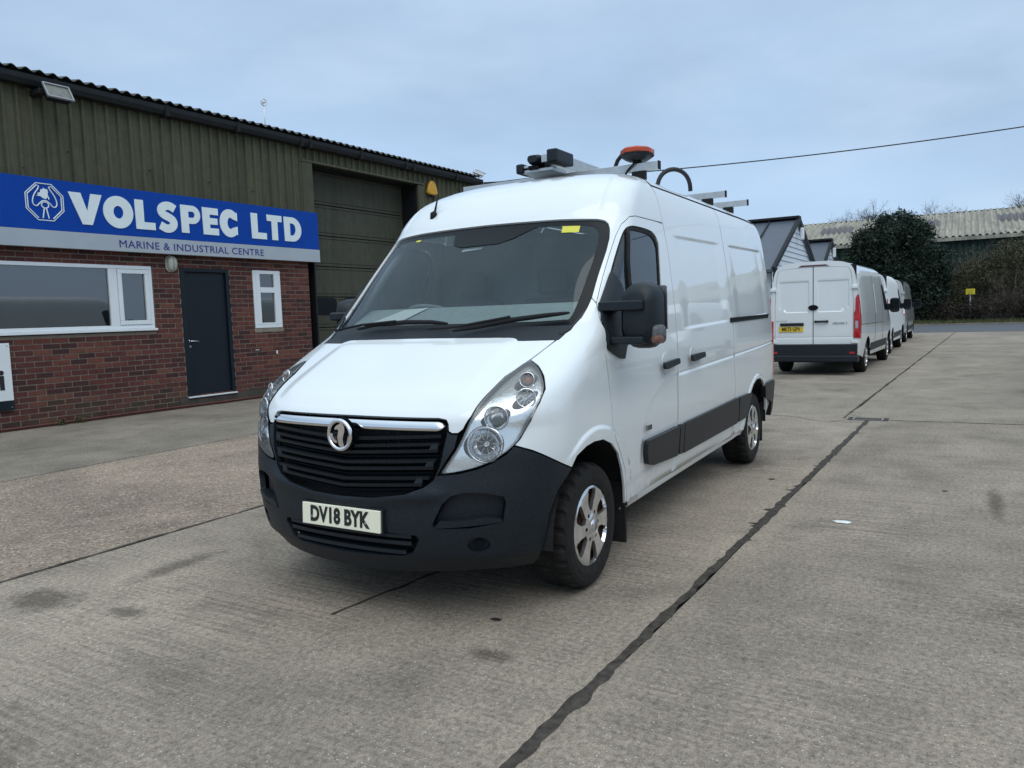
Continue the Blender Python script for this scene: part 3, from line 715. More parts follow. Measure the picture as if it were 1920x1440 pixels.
# wipers
def surf_pts(fn, pts, off):
    U = np.array(densify_open(pts, .03)); nn = HV.normal(U[:, 0], U[:, 1]); return [Vector(p) for p in fn(U[:, 0], U[:, 1])+nn*off]
for nm, arm, bl_ in (('wiper', [(.02, 1.405), (.158, 1.412), (.388, 1.462)], [(.14, 1.402), (.26, 1.425), (.388, 1.456), (.53, 1.475), (.655, 1.487)]),
                     ('wiper', [(-.56, 1.405), (-.40, 1.44), (-.20, 1.458)], [(-.42, 1.425), (-.33, 1.452), (-.15, 1.462), (.0, 1.458), (.09, 1.447)])):
    m = MB(); pts = surf_pts(HV.base, bl_, .028); rs = [.006+.009*math.sin(math.pi*min(1, i/(len(pts)-1)))**.5 for i in range(len(pts))]
    m.tube(pts, rs, 6); pts = surf_pts(HV.base, arm, .045); m.tube(pts, .008, 6); m.build(nm, M_shell, van, smooth=True)
# bumper
gr = [(0, .625), (.15, .632), (.29, .660), (.36, .695), (.392, .73), (.415, .808), (.432, .934), (.438, 1.0), (.40, 1.02)]
grh = gr+[(0, 1.022)]+[(-a, b) for a, b in gr[::-1][:-1]]
bp = [(.432, 1.0), (.438, .960), (.452, .948), (.478, .948), (.47, .885), (.438, .818), (.408, .753), (.486, .764), (.553, .784), (.619, .814), (.67, .849), (.706, .886), (.806, .853), (.934, .80), (1.02, .768), X(-.529, .729), (1.017, .636), (.963, .539), (.945, .405), (.90, .29), (.86, .262), (.6, .27), (.4, .262), (.2, .255), (0, .25)]
bump_out = bp[:-1]+[(0, .25)]+[(-a, b) for a, b in bp[:-1][::-1]]+[(-a, b) for a, b in gr[::-1][2:-1]]+gr[:-2]
fog = [(.405, .52), (.438, .615), (.47, .655), (.52, .672), (.60, .668), (.679, .648), (.694, .62), (.690, .53), (.55, .505), (.41, .50)]
fog2 = [(.402, .492), (.55, .500), (.690, .522), (.69, .45), (.66, .432), (.53, .430), (.42, .432), (.40, .45)]
ink = [(-.335, .456), (0, .470), (.335, .456), (.345, .44), (.318, .37), (.28, .352), (.11, .340), (0, .336), (-.11, .340), (-.27, .345), (-.31, .36), (-.345, .44)]
bo = []
for p in bump_out:
    if not bo or np.linalg.norm(np.array(p)-np.array(bo[-1])) > 1e-4: bo.append(p)
fround = disc_poly((.592, .418), .036, 20, 1.25)
bumper = panel('bumper', hS, bo, M_plast, van, [fog, [(-a, b) for a, b in fog], ink, fround, [(-a, b) for a, b in fround]], step=.026, th=.03, off=.004)
for s in (False, True):
    fp = panel('fog_pocket', HV.base, inset_poly(fog if area(fog) > 0 else fog[::-1], -.006), M_plast, bumper, off=-.045, th=0, mir=s, step=.04)
    panel('fog_shelf', HV.base, [(.40, .495), (.69, .525), (.688, .545), (.62, .555), (.50, .540), (.43, .54)], M_plast, bumper, off=.008, th=.05, mir=s, step=.03)
    panel('fog_lamp', HV.base, disc_poly((.592, .418), .036, 20, 1.25), M_plast, bumper, off=-.018, th=0, mir=s, step=.02, inset=-.006)
    panel('fog_lens', HV.base, disc_poly((.592, .418), .024, 20, 1.25), M_trim, bumper, off=-.008, th=.01, mir=s, step=.02)
panel('intake', HV.base, inset_poly(ink if area(ink) > 0 else ink[::-1], -.01), M_shell, bumper, off=-.06, th=0, step=.05)
for zc in (.365, .413, .448):
    w_ = .315 if zc > .4 else .29
    m = MB(); us = np.linspace(-w_, w_, 25); n_ = HV.normal(us, us*0+zc); P = HV.base(us, us*0+zc)
    V4 = []
    for i in range(len(us)):
        for do, dz in ((.0, .010), (.0, -.008), (-.05, -.004), (-.05, .006)): V4.append(P[i]+n_[i]*do+np.array([0, 0, dz]))
    m.add(V4, [(i*4+k, i*4+(k+1) % 4, (i+1)*4+(k+1) % 4, (i+1)*4+k) for i in range(len(us)-1) for k in range(4)]); m.build('slat', M_plast, bumper)
# grille
grille = panel('grille', HV.base, inset_poly(grh if area(grh) > 0 else grh[::-1], -.012), M_shell, van, off=-.07, th=0, step=.05)
def gw(z): return float(np.interp(z, [.63, .66, .70, .73, .80, .93], [.15, .28, .355, .385, .405, .425]))
for zc, hh in ((.940, .010), (.903, .009), (.872, .009), (.848, .005), (.823, .009), (.790, .009), (.765, .005), (.741, .009), (.708, .009), (.684, .005)):
    w_ = gw(zc)-.012; us = np.linspace(-w_, w_, 31); dv = -.030*(1-np.abs(us)/w_)**1.1
    vv = zc+dv; P = HV.base(us, vv); n_ = HV.normal(us, vv); do = .006 if hh > .006 else -.022
    m = MB(); V4 = []
    for i in range(len(us)):
        for a_, dz in ((do, hh*.6), (do-.004, -hh), (do-.055, -hh*.2), (do-.055, hh*1.4)): V4.append(P[i]+n_[i]*a_+np.array([0, 0, dz]))
    m.add(V4, [(i*4+k, i*4+(k+1) % 4, (i+1)*4+(k+1) % 4, (i+1)*4+k) for i in range(len(us)-1) for k in range(4)]+[(0, 1, 2, 3), (len(us)*4-4, len(us)*4-1, len(us)*4-2, len(us)*4-3)]); m.build('slat', M_plast, grille, smooth=False)
for z0, z1 in ((.872, .903), (.790, .823), (.708, .741)):     # closed ends of each pair of slats
    for s in (1, -1):
        w_ = gw(z0)-.012; m = MB(); q = [(w_-.035, z0), (w_, z0), (w_, z1), (w_-.02, z1)]
        P = HV.base(np.array([s*a for a, b in q]), np.array([b for a, b in q])); n_ = HV.normal(np.array([s*a for a, b in q]), np.array([b for a, b in q]))
        V8 = [p+k*.004 for p, k in zip(P, n_)]+[p+k*-.05 for p, k in zip(P, n_)]
        m.add(V8, [(0, 1, 2, 3), (7, 6, 5, 4), (0, 4, 5, 1), (1, 5, 6, 2), (2, 6, 7, 3), (3, 7, 4, 0)]); m.build('slat_end', M_plast, grille)
m = MB()
for y in np.arange(-.36, .37, .06): 
    p = HV.base(np.array([y*.75]), np.array([.8]))[0]; m.box(p[0]-.062, p[0]-.058, y-.003, y+.003, .66, .95)
m.build('grille_mesh', M_plast, grille)
# chrome bar
us = np.linspace(-.424, .424, 61); m = MB(); V6 = []
for u in us:
    k = 1-abs(u)/.424; end = min(1, (1-abs(u)/.4245)*18)**.5
    zt_, zb_ = .9585+.050*(.5+.5*end)-.0, .9585+.025*(1-end); zm = (zt_+zb_)/2
    for z, o_ in ((zt_, -.02), (zt_-.002, -.004), (zt_-.010, .003), (zm, .010), (zb_+.004, .017), (zb_, .012), (zb_-.001, -.02)):
        p = HV.base(np.array([u]), np.array([z]))[0]; n_ = HV.normal(np.array([u]), np.array([.93]))[0]; V6.append(p*0+np.array([HV.base(np.array([u]), np.array([.96]))[0][0]-.006, p[1], z])+n_*o_)
m.add(V6, [(i*7+k+1, i*7+k, (i+1)*7+k, (i+1)*7+k+1) for i in range(len(us)-1) for k in range(6)]+[tuple(range(7)), tuple(range(60*7+6, 60*7-1, -1))]); m.build('chrome_bar', M_chrome, van, smooth=True)
# badge
B = Matrix.Translation((.004, 0, .932)) @ Matrix.Rotation(R(90), 4, 'Y') @ Matrix.Rotation(R(90), 4, 'Z')   # local xy -> world y,z ; z -> x
m = MB(); ring = []
for i in range(40):
    t = 2*math.pi*i/40
    for j in range(8):
        q = 2*math.pi*j/8; rr = .073+.011*math.cos(q); ring.append(B @ Vector((rr*math.cos(t), rr*math.sin(t), .016+.011*math.sin(q))))
m.add(ring, [(i*8+j, ((i+1) % 40)*8+j, ((i+1) % 40)*8+(j+1) % 8, i*8+(j+1) % 8) for i in range(40) for j in range(8)])
badge = m.build('badge', M_chrome, van, smooth=True)
m = MB(); m.add([B @ Vector((.068*math.cos(2*math.pi*i/32), .068*math.sin(2*math.pi*i/32), .004)) for i in range(32)], [tuple(range(32))]); m.add([B @ Vector((.088*math.cos(2*math.pi*i/32), .088*math.sin(2*math.pi*i/32), -.01+.0*i)) for i in range(32)], [tuple(range(32))]); m.build('badge_back', M_trim, badge)
gryph = [[(.012, .064), (-.004, .052), (-.018, .048), (-.034, .030), (-.026, .026), (-.016, .030), (-.004, .024), (-.010, .008), (-.014, -.012), (-.012, -.036), (-.002, -.060), (.014, -.066), (.030, -.058), (.022, -.040), (.020, -.020), (.026, .002), (.036, .022), (.034, .044), (.024, .058)],
         [(-.062, .004), (-.046, .010), (-.044, -.012), (-.030, -.026), (-.018, -.030), (-.020, -.042), (-.038, -.040), (-.054, -.026), (-.062, -.010)], [(.044, -.044), (.052, -.020), (.060, .004), (.062, -.014), (.056, -.032)]]
for lp in gryph: curve2d('griffin_emblem', [chaikin(lp, 2)], M_chrome, badge, B @ Matrix.Translation((0, 0, .012)), .008)
# headlights
def hsurf(off): 
    return lambda u, v: HV.base(u, v)+HV.normal(u, v)*off
hlc = chaikin(hl, 1)
for s in (False, True):
    sg = -1 if s else 1
    lens = panel('headlight', HV.base, hlc, M_lamp, van, off=.006, th=.018, mir=s, step=.03, inset=.004)
    panel('lamp_seal', HV.base, hlc, M_trim, lens, [inset_poly(densify(hlc if area(hlc) > 0 else hlc[::-1], .03), .007)], off=.002, th=.03, mir=s, inset=.002)
    hI = inset_poly(densify(hlc if area(hlc) > 0 else hlc[::-1], .03), .004)
    bowls = [((.580, .895), .078, 1.08), ((.605, 1.020), .052, 1.1), ((.672, 1.105), .042, 1.1), ((.600, 1.186), .034, 1.15)]
    panel('lamp_bezel', HV.base, hI, M_reflw, lens, [disc_poly(c, r, 24, a) for c, r, a in bowls], off=-.022, th=.03, mir=s, step=.03, inset=0)
    for i, (c, r, a) in enumerate(bowls):
        P0 = HV.base(np.array([sg*c[0]]), np.array([c[1]]))[0]; n0 = HV.normal(np.array([sg*c[0]]), np.array([c[1]]))[0]
        ax = Vector((n0[0]*.9+.35, n0[1]*.9, n0[2]*.25)).normalized()
        Mb = Matrix.Translation(Vector(P0)-ax*.036) @ ax.to_track_quat('Z', 'Y').to_matrix().to_4x4()
        m = MB(); rr = r*1.12; m.lathe([(rr, .016), (rr*.95, .004), (rr*.8, -.018), (rr*.55, -.038), (rr*.25, -.05), (0, -.052)], Mb, 28)
        bw = m.build('lamp_bowl', M_refl, lens, smooth=True)
        m = MB(); m.lathe([(rr*1.04, .020), (rr*1.0, .026), (rr*.90, .024), (rr*.88, .012)], Mb, 28); m.build('lamp_ring', M_chrome, lens, smooth=True)
        if i == 3: m = MB(); m.lathe([(0, .012), (rr*.45, .002), (rr*.62, -.02)], Mb, 20); m.build('indicator_lens', M_amber, lens, smooth=True)
        elif i == 1: m = MB(); m.lathe([(0, .02), (rr*.35, .016), (rr*.6, .002), (rr*.66, -.012)], Mb, 20); m.build('projector_lens', M_lamp, lens, smooth=True)
        else:
            m = MB(); m.lathe([(0, .0), (rr*.13, -.004), (rr*.16, -.03)], Mb, 12); m.build('bulb', M_refl, lens, smooth=True)
            m = MB()
            for k in range(9):
                t = 2*math.pi*k/9; m.box(rr*.25, rr*.86, -.0012, .0012, -.036, -.018, Mb @ Matrix.Rotation(t, 4, 'Z'))
            m.build('reflector_fins', M_chrome, lens)
    if not s:
        P0 = HV.base(np.array([.668]), np.array([1.098]))[0]
# number plate
Pm = Matrix.Translation((.052, 0, .518)) @ Matrix.Rotation(R(-3), 4, 'Y')
m = MB(); m.box(-.012, 0, -.26, .26, -.0555, .0555, Pm); plate = m.build('number_plate', M_platew, van, bevel=.003)
TP = Pm @ Matrix.Translation((.0015, 0, 0)) @ Matrix.Rotation(R(90), 4, 'Z') @ Matrix.Rotation(R(90), 4, 'X')
split_letters(txt('plate_lettering', 'DV18 BYK', .108, M_ink, plate, TP @ Matrix.Translation((-.008, -.001, 0)), .0006, .0046, sx=.80, spacing=1.02), 'plate_character')
m = MB(); m.box(-.03, -.012, -.27, .27, -.062, .062, Pm); m.build('plate_holder', M_plast, plate)
for y in (-.19, .17): m = MB(); m.tube([Pm @ Vector((0, y, -.012)), Pm @ Vector((.004, y, -.012))], .006, 10); m.build('screw', M_galv, plate)
# side mouldings
def mould(pts, k=1):
    q = chaikin(HV.Xl(pts), k)
    for s in (False, True): panel('side_moulding', HV.base, q, M_mould, van, off=.026, th=.03, mir=s, step=.04, inset=.001)
mould([(-1.60, .700), (-1.60, .62), (-1.635, .545), (-1.72, .525), (-2.10, .505), (-2.218, .500), (-2.225, .545), (-2.225, .69), (-2.215, .707), (-1.9, .704), (-1.65, .702)])
mould([(-2.245, .505), (-2.32, .498), (-2.33, .52), (-2.33, .69), (-2.32, .712), (-2.245, .708)], 1)
mould([(-2.345, .495), (-3.80, .500), (-3.875, .503), (-3.882, .53), (-3.86, .70), (-3.85, .728), (-2.36, .712), (-2.345, .70)])
mould([(-3.905, .503), (-4.20, .511), (-4.225, .53), (-4.33, .70), (-4.34, .722), (-3.90, .726), (-3.895, .71)])
for s in (False, True):
    panel('door_handle', HV.base, chaikin(HV.Xl([(-1.865, 1.168), (-2.165, 1.182), (-2.175, 1.140), (-1.90, 1.118), (-1.868, 1.125)]), 1), M_plast, van, off=.045, th=.022, mir=s, step=.03)
    panel('door_handle', HV.base, chaikin(HV.Xl([(-2.455, 1.184), (-2.765, 1.190), (-2.775, 1.148), (-2.49, 1.130), (-2.458, 1.14)]), 1), M_plast, van, off=.045, th=.022, mir=s, step=.03)
    for xc, zc in ((-1.99, 1.155), (-2.59, 1.163)):
        panel('handle_cup', hS, HV.Xl([(xc+.075*math.cos(t), zc+.075*math.sin(t)) for t in np.linspace(0, 6.28, 25)[:-1]]), M_white, van, off=.004, th=.003, mir=s, step=.04)
    panel('door_rail', HV.base, HV.Xl([(-3.665, 1.378), (-5.22, 1.392), (-5.24, 1.436), (-3.68, 1.425)]), M_shell, van, off=.006, th=.01, mir=s, step=.06)
    panel('door_rail_lip', HV.base, HV.Xl([(-3.665, 1.412), (-5.22, 1.424), (-5.24, 1.438), (-3.68, 1.427)]), M_mould, van, off=.018, th=.014, mir=s, step=.06)
    panel('rear_corner', HV.base, chaikin(HV.Xl([(-4.965, .60), (-4.90, .72), (-4.93, .755), (-5.44, .750), (-5.475, .70), (-5.475, .42), (-5.38, .36), (-5.36, .50), (-5.30, .53)]), 1), M_mould, van, off=.028, th=.05, mir=s, step=.05)
    panel('model_lettering_base', HV.base, HV.Xl([(-1.585, .762), (-1.70, .762), (-1.70, .763)]), M_white, van, off=.0, th=0, mir=s) if False else None
txt('model_lettering', 'F3500', .042, M_ink, van, Matrix.Translation((-1.645, 1.0165, .775)) @ Matrix.Rotation(R(180), 4, 'Z') @ Matrix.Rotation(R(90), 4, 'X'), .001, .0012)
# rear end (faces away)
m = MB(); ring = [tuple(HV.base(np.array([s*X(-5.455, v)[0]]), np.array([v]))[0]) for s, vs_ in ((1, np.linspace(.5, 2.58, 30)), (-1, np.linspace(2.58, .5, 30))) for v in vs_]
m.add(ring, [tuple(range(len(ring)))]); m.add([(x-.03, y*.97, z*.99) for x, y, z in ring], [tuple(range(len(ring)))[::-1]]); m.build('rear_door', M_white, van)
m = MB(); m.box(-5.55, -5.44, -.95, .95, .36, .62); m.build('rear_bumper', M_mould, van, bevel=.02)
for s in (1, -1):
    m = MB(); m.box(-5.50, -5.455, s*.93, s*.985, .80, 1.35); m.build('rear_lamp', M_red, van)
    # mud flaps
    m = MB(); m.box(-1.325, -1.305, s*.72, s*.985, .13, .50); m.build('mud_flap', M_rub, van, bevel=.006)
    m = MB(); m.box(-5.06, -5.04, s*.72, s*.96, .15, .55); m.build('mud_flap', M_rub, van, bevel=.006)
for xw, zr_ in ((-.875, .345), (-4.64, .345)):
    for s in (1, -1): add_wheel(van, xw, .962, s, 'hero', .345, 20 if xw > -2 else 50)
# mirrors
def rbox(m, x0, x1, y0, y1, z0, z1, r, M=None):
    # box with rounded outline in the yz plane and tapering depth
    pts = []
    for cy, cz, a0 in ((y1-r, z1-r, 0), (y0+r, z1-r, 90), (y0+r, z0+r, 180), (y1-r, z0+r, 270)):
        for k in range(5): a = R(a0+22.5*k); pts.append((cy+r*math.cos(a), cz+r*math.sin(a)))
    n = len(pts); cy, cz = (y0+y1)/2, (z0+z1)/2; V = []
    for x, sc in ((x0, .96), (x0+.01, 1.0), (x0+.55*(x1-x0), .98), (x0+.85*(x1-x0), .88), (x1, .66)):
        V += [(x, cy+(a-cy)*sc, cz+(b-cz)*sc) for a, b in pts]
    if M is not None: V = [M @ Vector(p) for p in V]
    F = [(k*n+i, k*n+(i+1) % n, (k+1)*n+(i+1) % n, (k+1)*n+i) for k in range(4) for i in range(n)]+[tuple(range(n))[::-1], tuple(range(4*n, 5*n))]
    m.add(V, F)
sail = [(-1.30, 1.735), (-1.28, 1.72), (-1.20, 1.65), (-1.10, 1.56), (-1.045, 1.47), (-1.02, 1.38), (-1.015, 1.316), (-1.10, 1.275), (-1.195, 1.243), (-1.262, 1.232), (-1.30, 1.30), (-1.36, 1.33), (-1.40, 1.42), (-1.36, 1.50), (-1.32, 1.60)]
sail_uv = [(.893, 1.735), (.880, 1.70), (.862, 1.63), (.842, 1.56), (.895, 1.462), (1.02, 1.38), (1.16, 1.305), (1.30, 1.268), (1.416, 1.239), (1.485, 1.230)]+HV.Xl([(-1.30, 1.30), (-1.38, 1.34), (-1.40, 1.43), (-1.36, 1.52), (-1.33, 1.62)])
for s in (1, -1):
    base = panel('mirror', HV.base, sail_uv, M_plast, van, off=.016, th=.03, mir=s < 0, step=.04, inset=.002)
    Ms = Matrix.Diagonal((1, s, 1, 1)) @ Matrix.Translation((-1.18, 1.0, 0)) @ Matrix.Rotation(R(-8 if s > 0 else 52), 4, 'Z') @ Matrix.Translation((1.18, -1.0, 0))
    m = MB(); rbox(m, -1.25, -1.09, 1.065, 1.275, 1.295, 1.66, .09, Ms); m.build('mirror_housing', M_plast, base, smooth=False, bevel=.004)
    for zc, h_ in ((1.535, .028), (1.345, .022)):
        m = MB(); m.box(-1.215, -1.06, .955, 1.23, zc-h_, zc+h_, Ms); m.build('mirror_arm', M_plast, base, bevel=.012)
    m = MB(); m.tube([Ms @ Vector((-1.15, .985, z)) for z in (1.26, 1.30, 1.345)], [.03, .035, .03], 10); m.build('mirror_hinge', M_shell, base, smooth=True)
    m = MB(); rbox(m, -1.22, -1.12, 1.235, 1.296, 1.32, 1.43, .03, Ms); m.build('mirror_indicator', M_lamp, base, smooth=True)
    m = MB(); rbox(m, -1.20, -1.125, 1.245, 1.290, 1.328, 1.368, .018, Ms); m.build('indicator_bulb', M_amber, base, smooth=True)
    m = MB(); m.box(-1.262, -1.252, 1.075, 1.285, 1.40, 1.64, Ms); m.build('mirror_glass', M_chrome, base)
# aerial at the front of the roof
p0 = HV.base(np.array([-.418]), np.array([2.192]))[0]
m = MB(); m.tube([Vector(p0)+Vector((-.02, 0, -.01)), Vector(p0)+Vector((-.01, -.0, .03)), Vector(p0)+Vector((-.03, 0, .05))], [.034, .024, .006], 8)
m.tube([Vector(p0)+Vector((-.02, 0, .03)), Vector(p0)+Vector((-.09, -.01, .17))], [.010, .004], 6); m.build('aerial', M_shell, van, smooth=True)
# cab interior
inn = empty('cab_interior', (0, 0, 0)); inn.parent = van
m = MB(); m.add([(-.93, -.78, 1.44), (-.93, .78, 1.44), (-1.25, .84, 1.575), (-1.25, -.84, 1.575), (-1.44, .84, 1.42), (-1.44, -.84, 1.42), (-1.40, .84, .9), (-1.40, -.84, .9), (-.87, -.70, 1.38), (-.87, .70, 1.38)],
      [(8, 9, 1, 0), (0, 1, 2, 3), (3, 2, 4, 5), (5, 4, 6, 7)]); m.build('dashboard', M_dash, inn, bevel=.02)
for y, w_ in ((-.45, .25), (.42, .44)):
    m = MB(); m.box(-2.02, -1.90, y-w_, y+w_, 1.0, 1.62); m.box(-2.0, -1.5, y-w_, y+w_, .9, 1.05); m.build('seat', M_seat, inn, bevel=.05)
    for yy in ([y] if w_ < .3 else [y-.21, y+.21]): m = MB(); m.box(-2.0, -1.91, yy-.12, yy+.12, 1.64, 1.83); m.build('headrest', M_seat, inn, bevel=.04)
m = MB(); m.box(-2.16, -2.14, -.86, .86, .9, 2.06); m.build('bulkhead', M_bulk, inn)
m = MB(); m.box(-2.2, -1.62, -.80, .80, 2.14, 2.16); m.build('headlining', M_dash, inn)
swc = Vector((-1.47, -.44, 1.50)); Msw = Matrix.Translation(swc) @ Vector((-.42, 0, .9)).to_track_quat('Z', 'Y').to_matrix().to_4x4()
m = MB(); m.tube([Msw @ Vector((.20*math.cos(t), .20*math.sin(t), 0)) for t in np.linspace(0, 2*math.pi, 33)], .016, 8)
m.box(-.2, .2, -.02, .02, -.015, .0, Msw); m.box(-.07, .07, -.07, .07, -.03, .01, Msw); m.build('steering_wheel', M_bulk, inn, smooth=True)
m = MB(); m.add([(-.98, -.66, 1.472), (-.98, -.42, 1.472), (-1.22, -.33, 1.572), (-1.20, -.52, 1.562)], [(0, 1, 2, 3)]); m.build('paper_sheet', M_paper, inn)
for s in (1, -1):   # inner pillars
    P = HV.base(np.array([s*.80]*8), np.linspace(1.45, 2.05, 8)); m = MB(); m.tube([Vector(p)+Vector((-.06, -s*.05, 0)) for p in P], .035, 8); m.build('inner_pillar', M_dash, inn, smooth=True)
# ------------------------------------------------------------------ roof equipment on the front van
def roofbar(x, y0, y1, lab):
    b = empty('roof_bar', (x, 0, 0), label=lab, cat='roof bar', group='roof bars across the white van')
    m = MB(); m.box(-.022, .022, y0, y1, 2.528, 2.586); m.build('bar', M_alu, b, bevel=.003)
    for y in (y0, y1): m = MB(); m.box(-.023, .023, y-.004, y+.004, 2.527, 2.587); m.build('end_cap', M_shell, b)
    for y in (.62, -.62): m = MB(); m.box(-.03, .03, y-.05, y+.05, 2.45, 2.527); m.build('bracket', M_shell, b, bevel=.006)
roofbar(-2.60, -.93, .775, 'front aluminium roof bar on the white van, carrying the amber beacon')
roofbar(-4.365, -.79, .792, 'middle aluminium roof bar on the white van, behind the hose loop')
roofbar(-5.105, -.80, .817, 'rearmost aluminium roof bar on the white van')
cl = empty('ladder_clamp', (-2.60, -.1, 2.575), label='black ladder clamp with aluminium rails fixed on top of the front roof bar', cat='ladder clamp')
m = MB(); m.box(-.9, .30, .14, .20, .07, .115); m.box(-.9, .26, -.02, .04, .085, .125); m.build('rail', M_alu, cl, bevel=.004)
m = MB(); rbox(m, .02, .32, -.065, .06, .05, .13, .035); m.build('clamp_body', M_plast, cl, bevel=.004); m = MB(); m.box(.06, .29, .058, .126, .06, .118); m.build('clamp_plate', M_alu, cl, bevel=.004); m = MB(); m.box(.05, .28, -.06, .02, .02, .05); m.build('clamp_foot', M_shell, cl, bevel=.004)
m = MB(); m.box(.05, .34, .128, .215, .045, .14); m.build('clamp_end', M_plast, cl, bevel=.012)
m = MB(); m.box(.02, .26, -.15, .14, .0, .026); m.build('cross_rail', M_alu, cl, bevel=.004)
m = MB(); m.box(.12, .28, -.17, -.105, .0, .075); m.build('clamp_hook', M_plast, cl, bevel=.014)
m = MB(); m.box(.05, .27, -.105, -.06, .035, .055); m.build('roller', M_alu, cl, bevel=.006)
for y in (-.08, .03): m = MB(); m.tube([(.2, y-.02, .0), (.2, y-.02, .06), (.2, y+.02, .06), (.2, y+.02, .0)], .005, 6); m.build('u_bolt', M_galv, cl, smooth=True)
bc = empty('beacon', (-2.62, .60, 2.57), label='low amber warning beacon on a black base above the front roof bar', cat='beacon')
def octp(r, k=.38): return [(r*math.cos(t+.39), r*math.sin(t+.39)) for t in (2*math.pi*i/8 for i in range(8))]
def stack(rings, M=None):
    m = MB(); n = 8; V = []
    for r, z in rings: V += [(a*1.25, b, z) for a, b in octp(r)]
    m.add(V, [(k*n+i, k*n+(i+1) % n, (k+1)*n+(i+1) % n, (k+1)*n+i) for k in range(len(rings)-1) for i in range(n)]+[tuple(range(n))[::-1], tuple(range((len(rings)-1)*n, len(rings)*n))]); return m
stack([(.05, .035), (.085, .045), (.118, .068), (.122, .084)]).build('beacon_base', M_plast, bc, bevel=.004)
stack([(.120, .085), (.121, .118), (.096, .130)]).build('beacon_lens', M_orange, bc, bevel=.006)
m = MB(); m.tube([(0, 0, -.03), (0, 0, .04)], .035, 10); m.tube([(.03, .02, .05), (.06, .0, .02), (.05, -.06, -.03), (0, -.12, -.09)], .008, 6); m.build('beacon_mount', M_shell, bc, smooth=True)
m = MB(); m.tube([(-2.72, .35, 2.49), (-2.74, .36, 2.58), (-2.75, .39, 2.66), (-2.73, .45, 2.71), (-2.68, .52, 2.70)], .016, 8)
m.build('cable_conduit', M_cable, smooth=True, label='black conduit curving up behind the amber beacon', cat='conduit')
t_ = np.linspace(0, math.pi, 15); m = MB(); m.tube([(-3.5+.10*math.cos(t), .585+.11*math.cos(math.pi-t), 2.50+.18*math.sin(t)**.8) for t in t_], .019, 8)
m.build('hose', M_cable, smooth=True, label='thick black hose looping above the white van roof', cat='hose')
# ------------------------------------------------------------------ ground, yard slabs, road
m = MB(); m.box(-420, 200, -300, 300, -.4, -.06); m.build('ground', M_land, kind='structure')
m = MB(); m.box(-40.5, 26, -10.2, 30, -.055, -.028); yard = m.build('yard', M_dirtbase, kind='structure')
def slab(poly, mat, z=0.0, nm='slab'):
    poly = poly if area(poly) > 0 else poly[::-1]; n = len(poly); d = .008
    inn_ = inset_poly(poly, d); m = MB()
    m.add([(x, y, -.027) for x, y in poly]+[(x, y, z-d) for x, y in poly]+[(x, y, z) for x, y in inn_], [(i, (i+1) % n, n+(i+1) % n, n+i) for i in range(n)]+[(n+i, n+(i+1) % n, 2*n+(i+1) % n, 2*n+i) for i in range(n)]+[tuple(range(2*n, 3*n))])
    return m.build(nm, mat, yard)
y1 = lambda x: (1.43-.030*x) if x > -8.05 else 1.37-.0345*(x+8.4)     # main joint
xs = [24, 13, 3.4, -8.02, -15, -22, -29, -36, -40.3]
for a, b in zip(xs[:-1], xs[1:]):
    g = .012; far = M_slab if a > -8 else M_slabfar
    ylo = -2.28
    J = .016 if a > -8 else .012
    def rag(x0, x1, f, off, k=9):      # ragged joint edge
        o = []
        for q in np.linspace(x0, x1, k): o.append((q, f(q)+off+(rng.rand()-.5)*.022))
        return o
    if a > -8: slab([(b+g, ylo)]+[(a-g, ylo)]+rag(a-g, b+g, y1, -J, 16), far)
    else: slab([(b+g, -9.6), (a-g, -9.6)]+rag(a-g, b+g, y1, -J, 16), far)
    e_ = 1e-4
    slab(rag(b+g, a-g, y1, J, 16)+[(a-g, 6.3), (b+g, 6.3)], far)
    slab([(b+g, 6.33), (a-g, 6.33), (a-g, 12.5), (b+g, 12.5)], far); slab([(b+g, 12.53), (a-g, 12.53), (a-g, 29), (b+g, 29)], far)
    if a > -8:
        slab([(b+g, -5.66+.02*(b)*0), (a-g, -5.66), (a-g, ylo-.03), (b+g, ylo-.03)], M_agg, -.004, 'aggregate_bay')
        slab([(b+g, -10.1), (a-g, -10.1), (a-g, -5.70), (b+g, -5.70)], M_strip, .0, 'concrete_strip')
# tar filling in the joint and the stain either side of it
m = MB(); q = np.concatenate([np.linspace(24, 3, 60), np.linspace(2.96, -10, 420), np.linspace(-10.1, -40, 200)]); V = []
ra = np.convolve(rng.randn(len(q)), [.2, .3, .3, .2], 'same'); rb = np.convolve(rng.randn(len(q)), [.2, .3, .3, .2], 'same'); rc = np.convolve(rng.randn(len(q)), np.ones(25)/25, 'same')
for x, a_, b_, c_ in zip(q, ra, rb, rc):
    k_ = 1.3 if x > -8 else .7; V += [(x, y1(x)-k_*max(.006, .021+.010*a_+.014*c_+(.05*rng.rand() if rng.rand() < .03 else 0)), .0015), (x, y1(x)+k_*max(.006, .020+.009*b_+.012*c_+(.03*rng.rand() if rng.rand() < .03 else 0)), .0015)]
m.add(V, [(2*i, 2*i+2, 2*i+3, 2*i+1) for i in range(len(q)-1)]); m.build('joint_filler', M_tar, yard)
def crack(pts, w_, z=.0015):
    m = MB(); V = []; P = densify_open(pts, .12)
    for i, p in enumerate(P):
        a = np.array(P[max(0, i-1)]); b = np.array(P[min(len(P)-1, i+1)]); d = b-a; d /= np.linalg.norm(d); nn = np.array([-d[1], d[0]]); k = w_*(.5+rng.rand()); j = (rng.rand(2)-.5)*.02
        V += [(*(np.array(p)+nn*k+j), z), (*(np.array(p)-nn*k+j), z)]
    m.add(V, [(2*i, 2*i+1, 2*i+3, 2*i+2) for i in range(len(P)-1)]); m.build('crack', M_tar, yard)
crack([(.06, -.08), (-.2, -.045), (-.75, .03), (-2.4, .2)], .011)
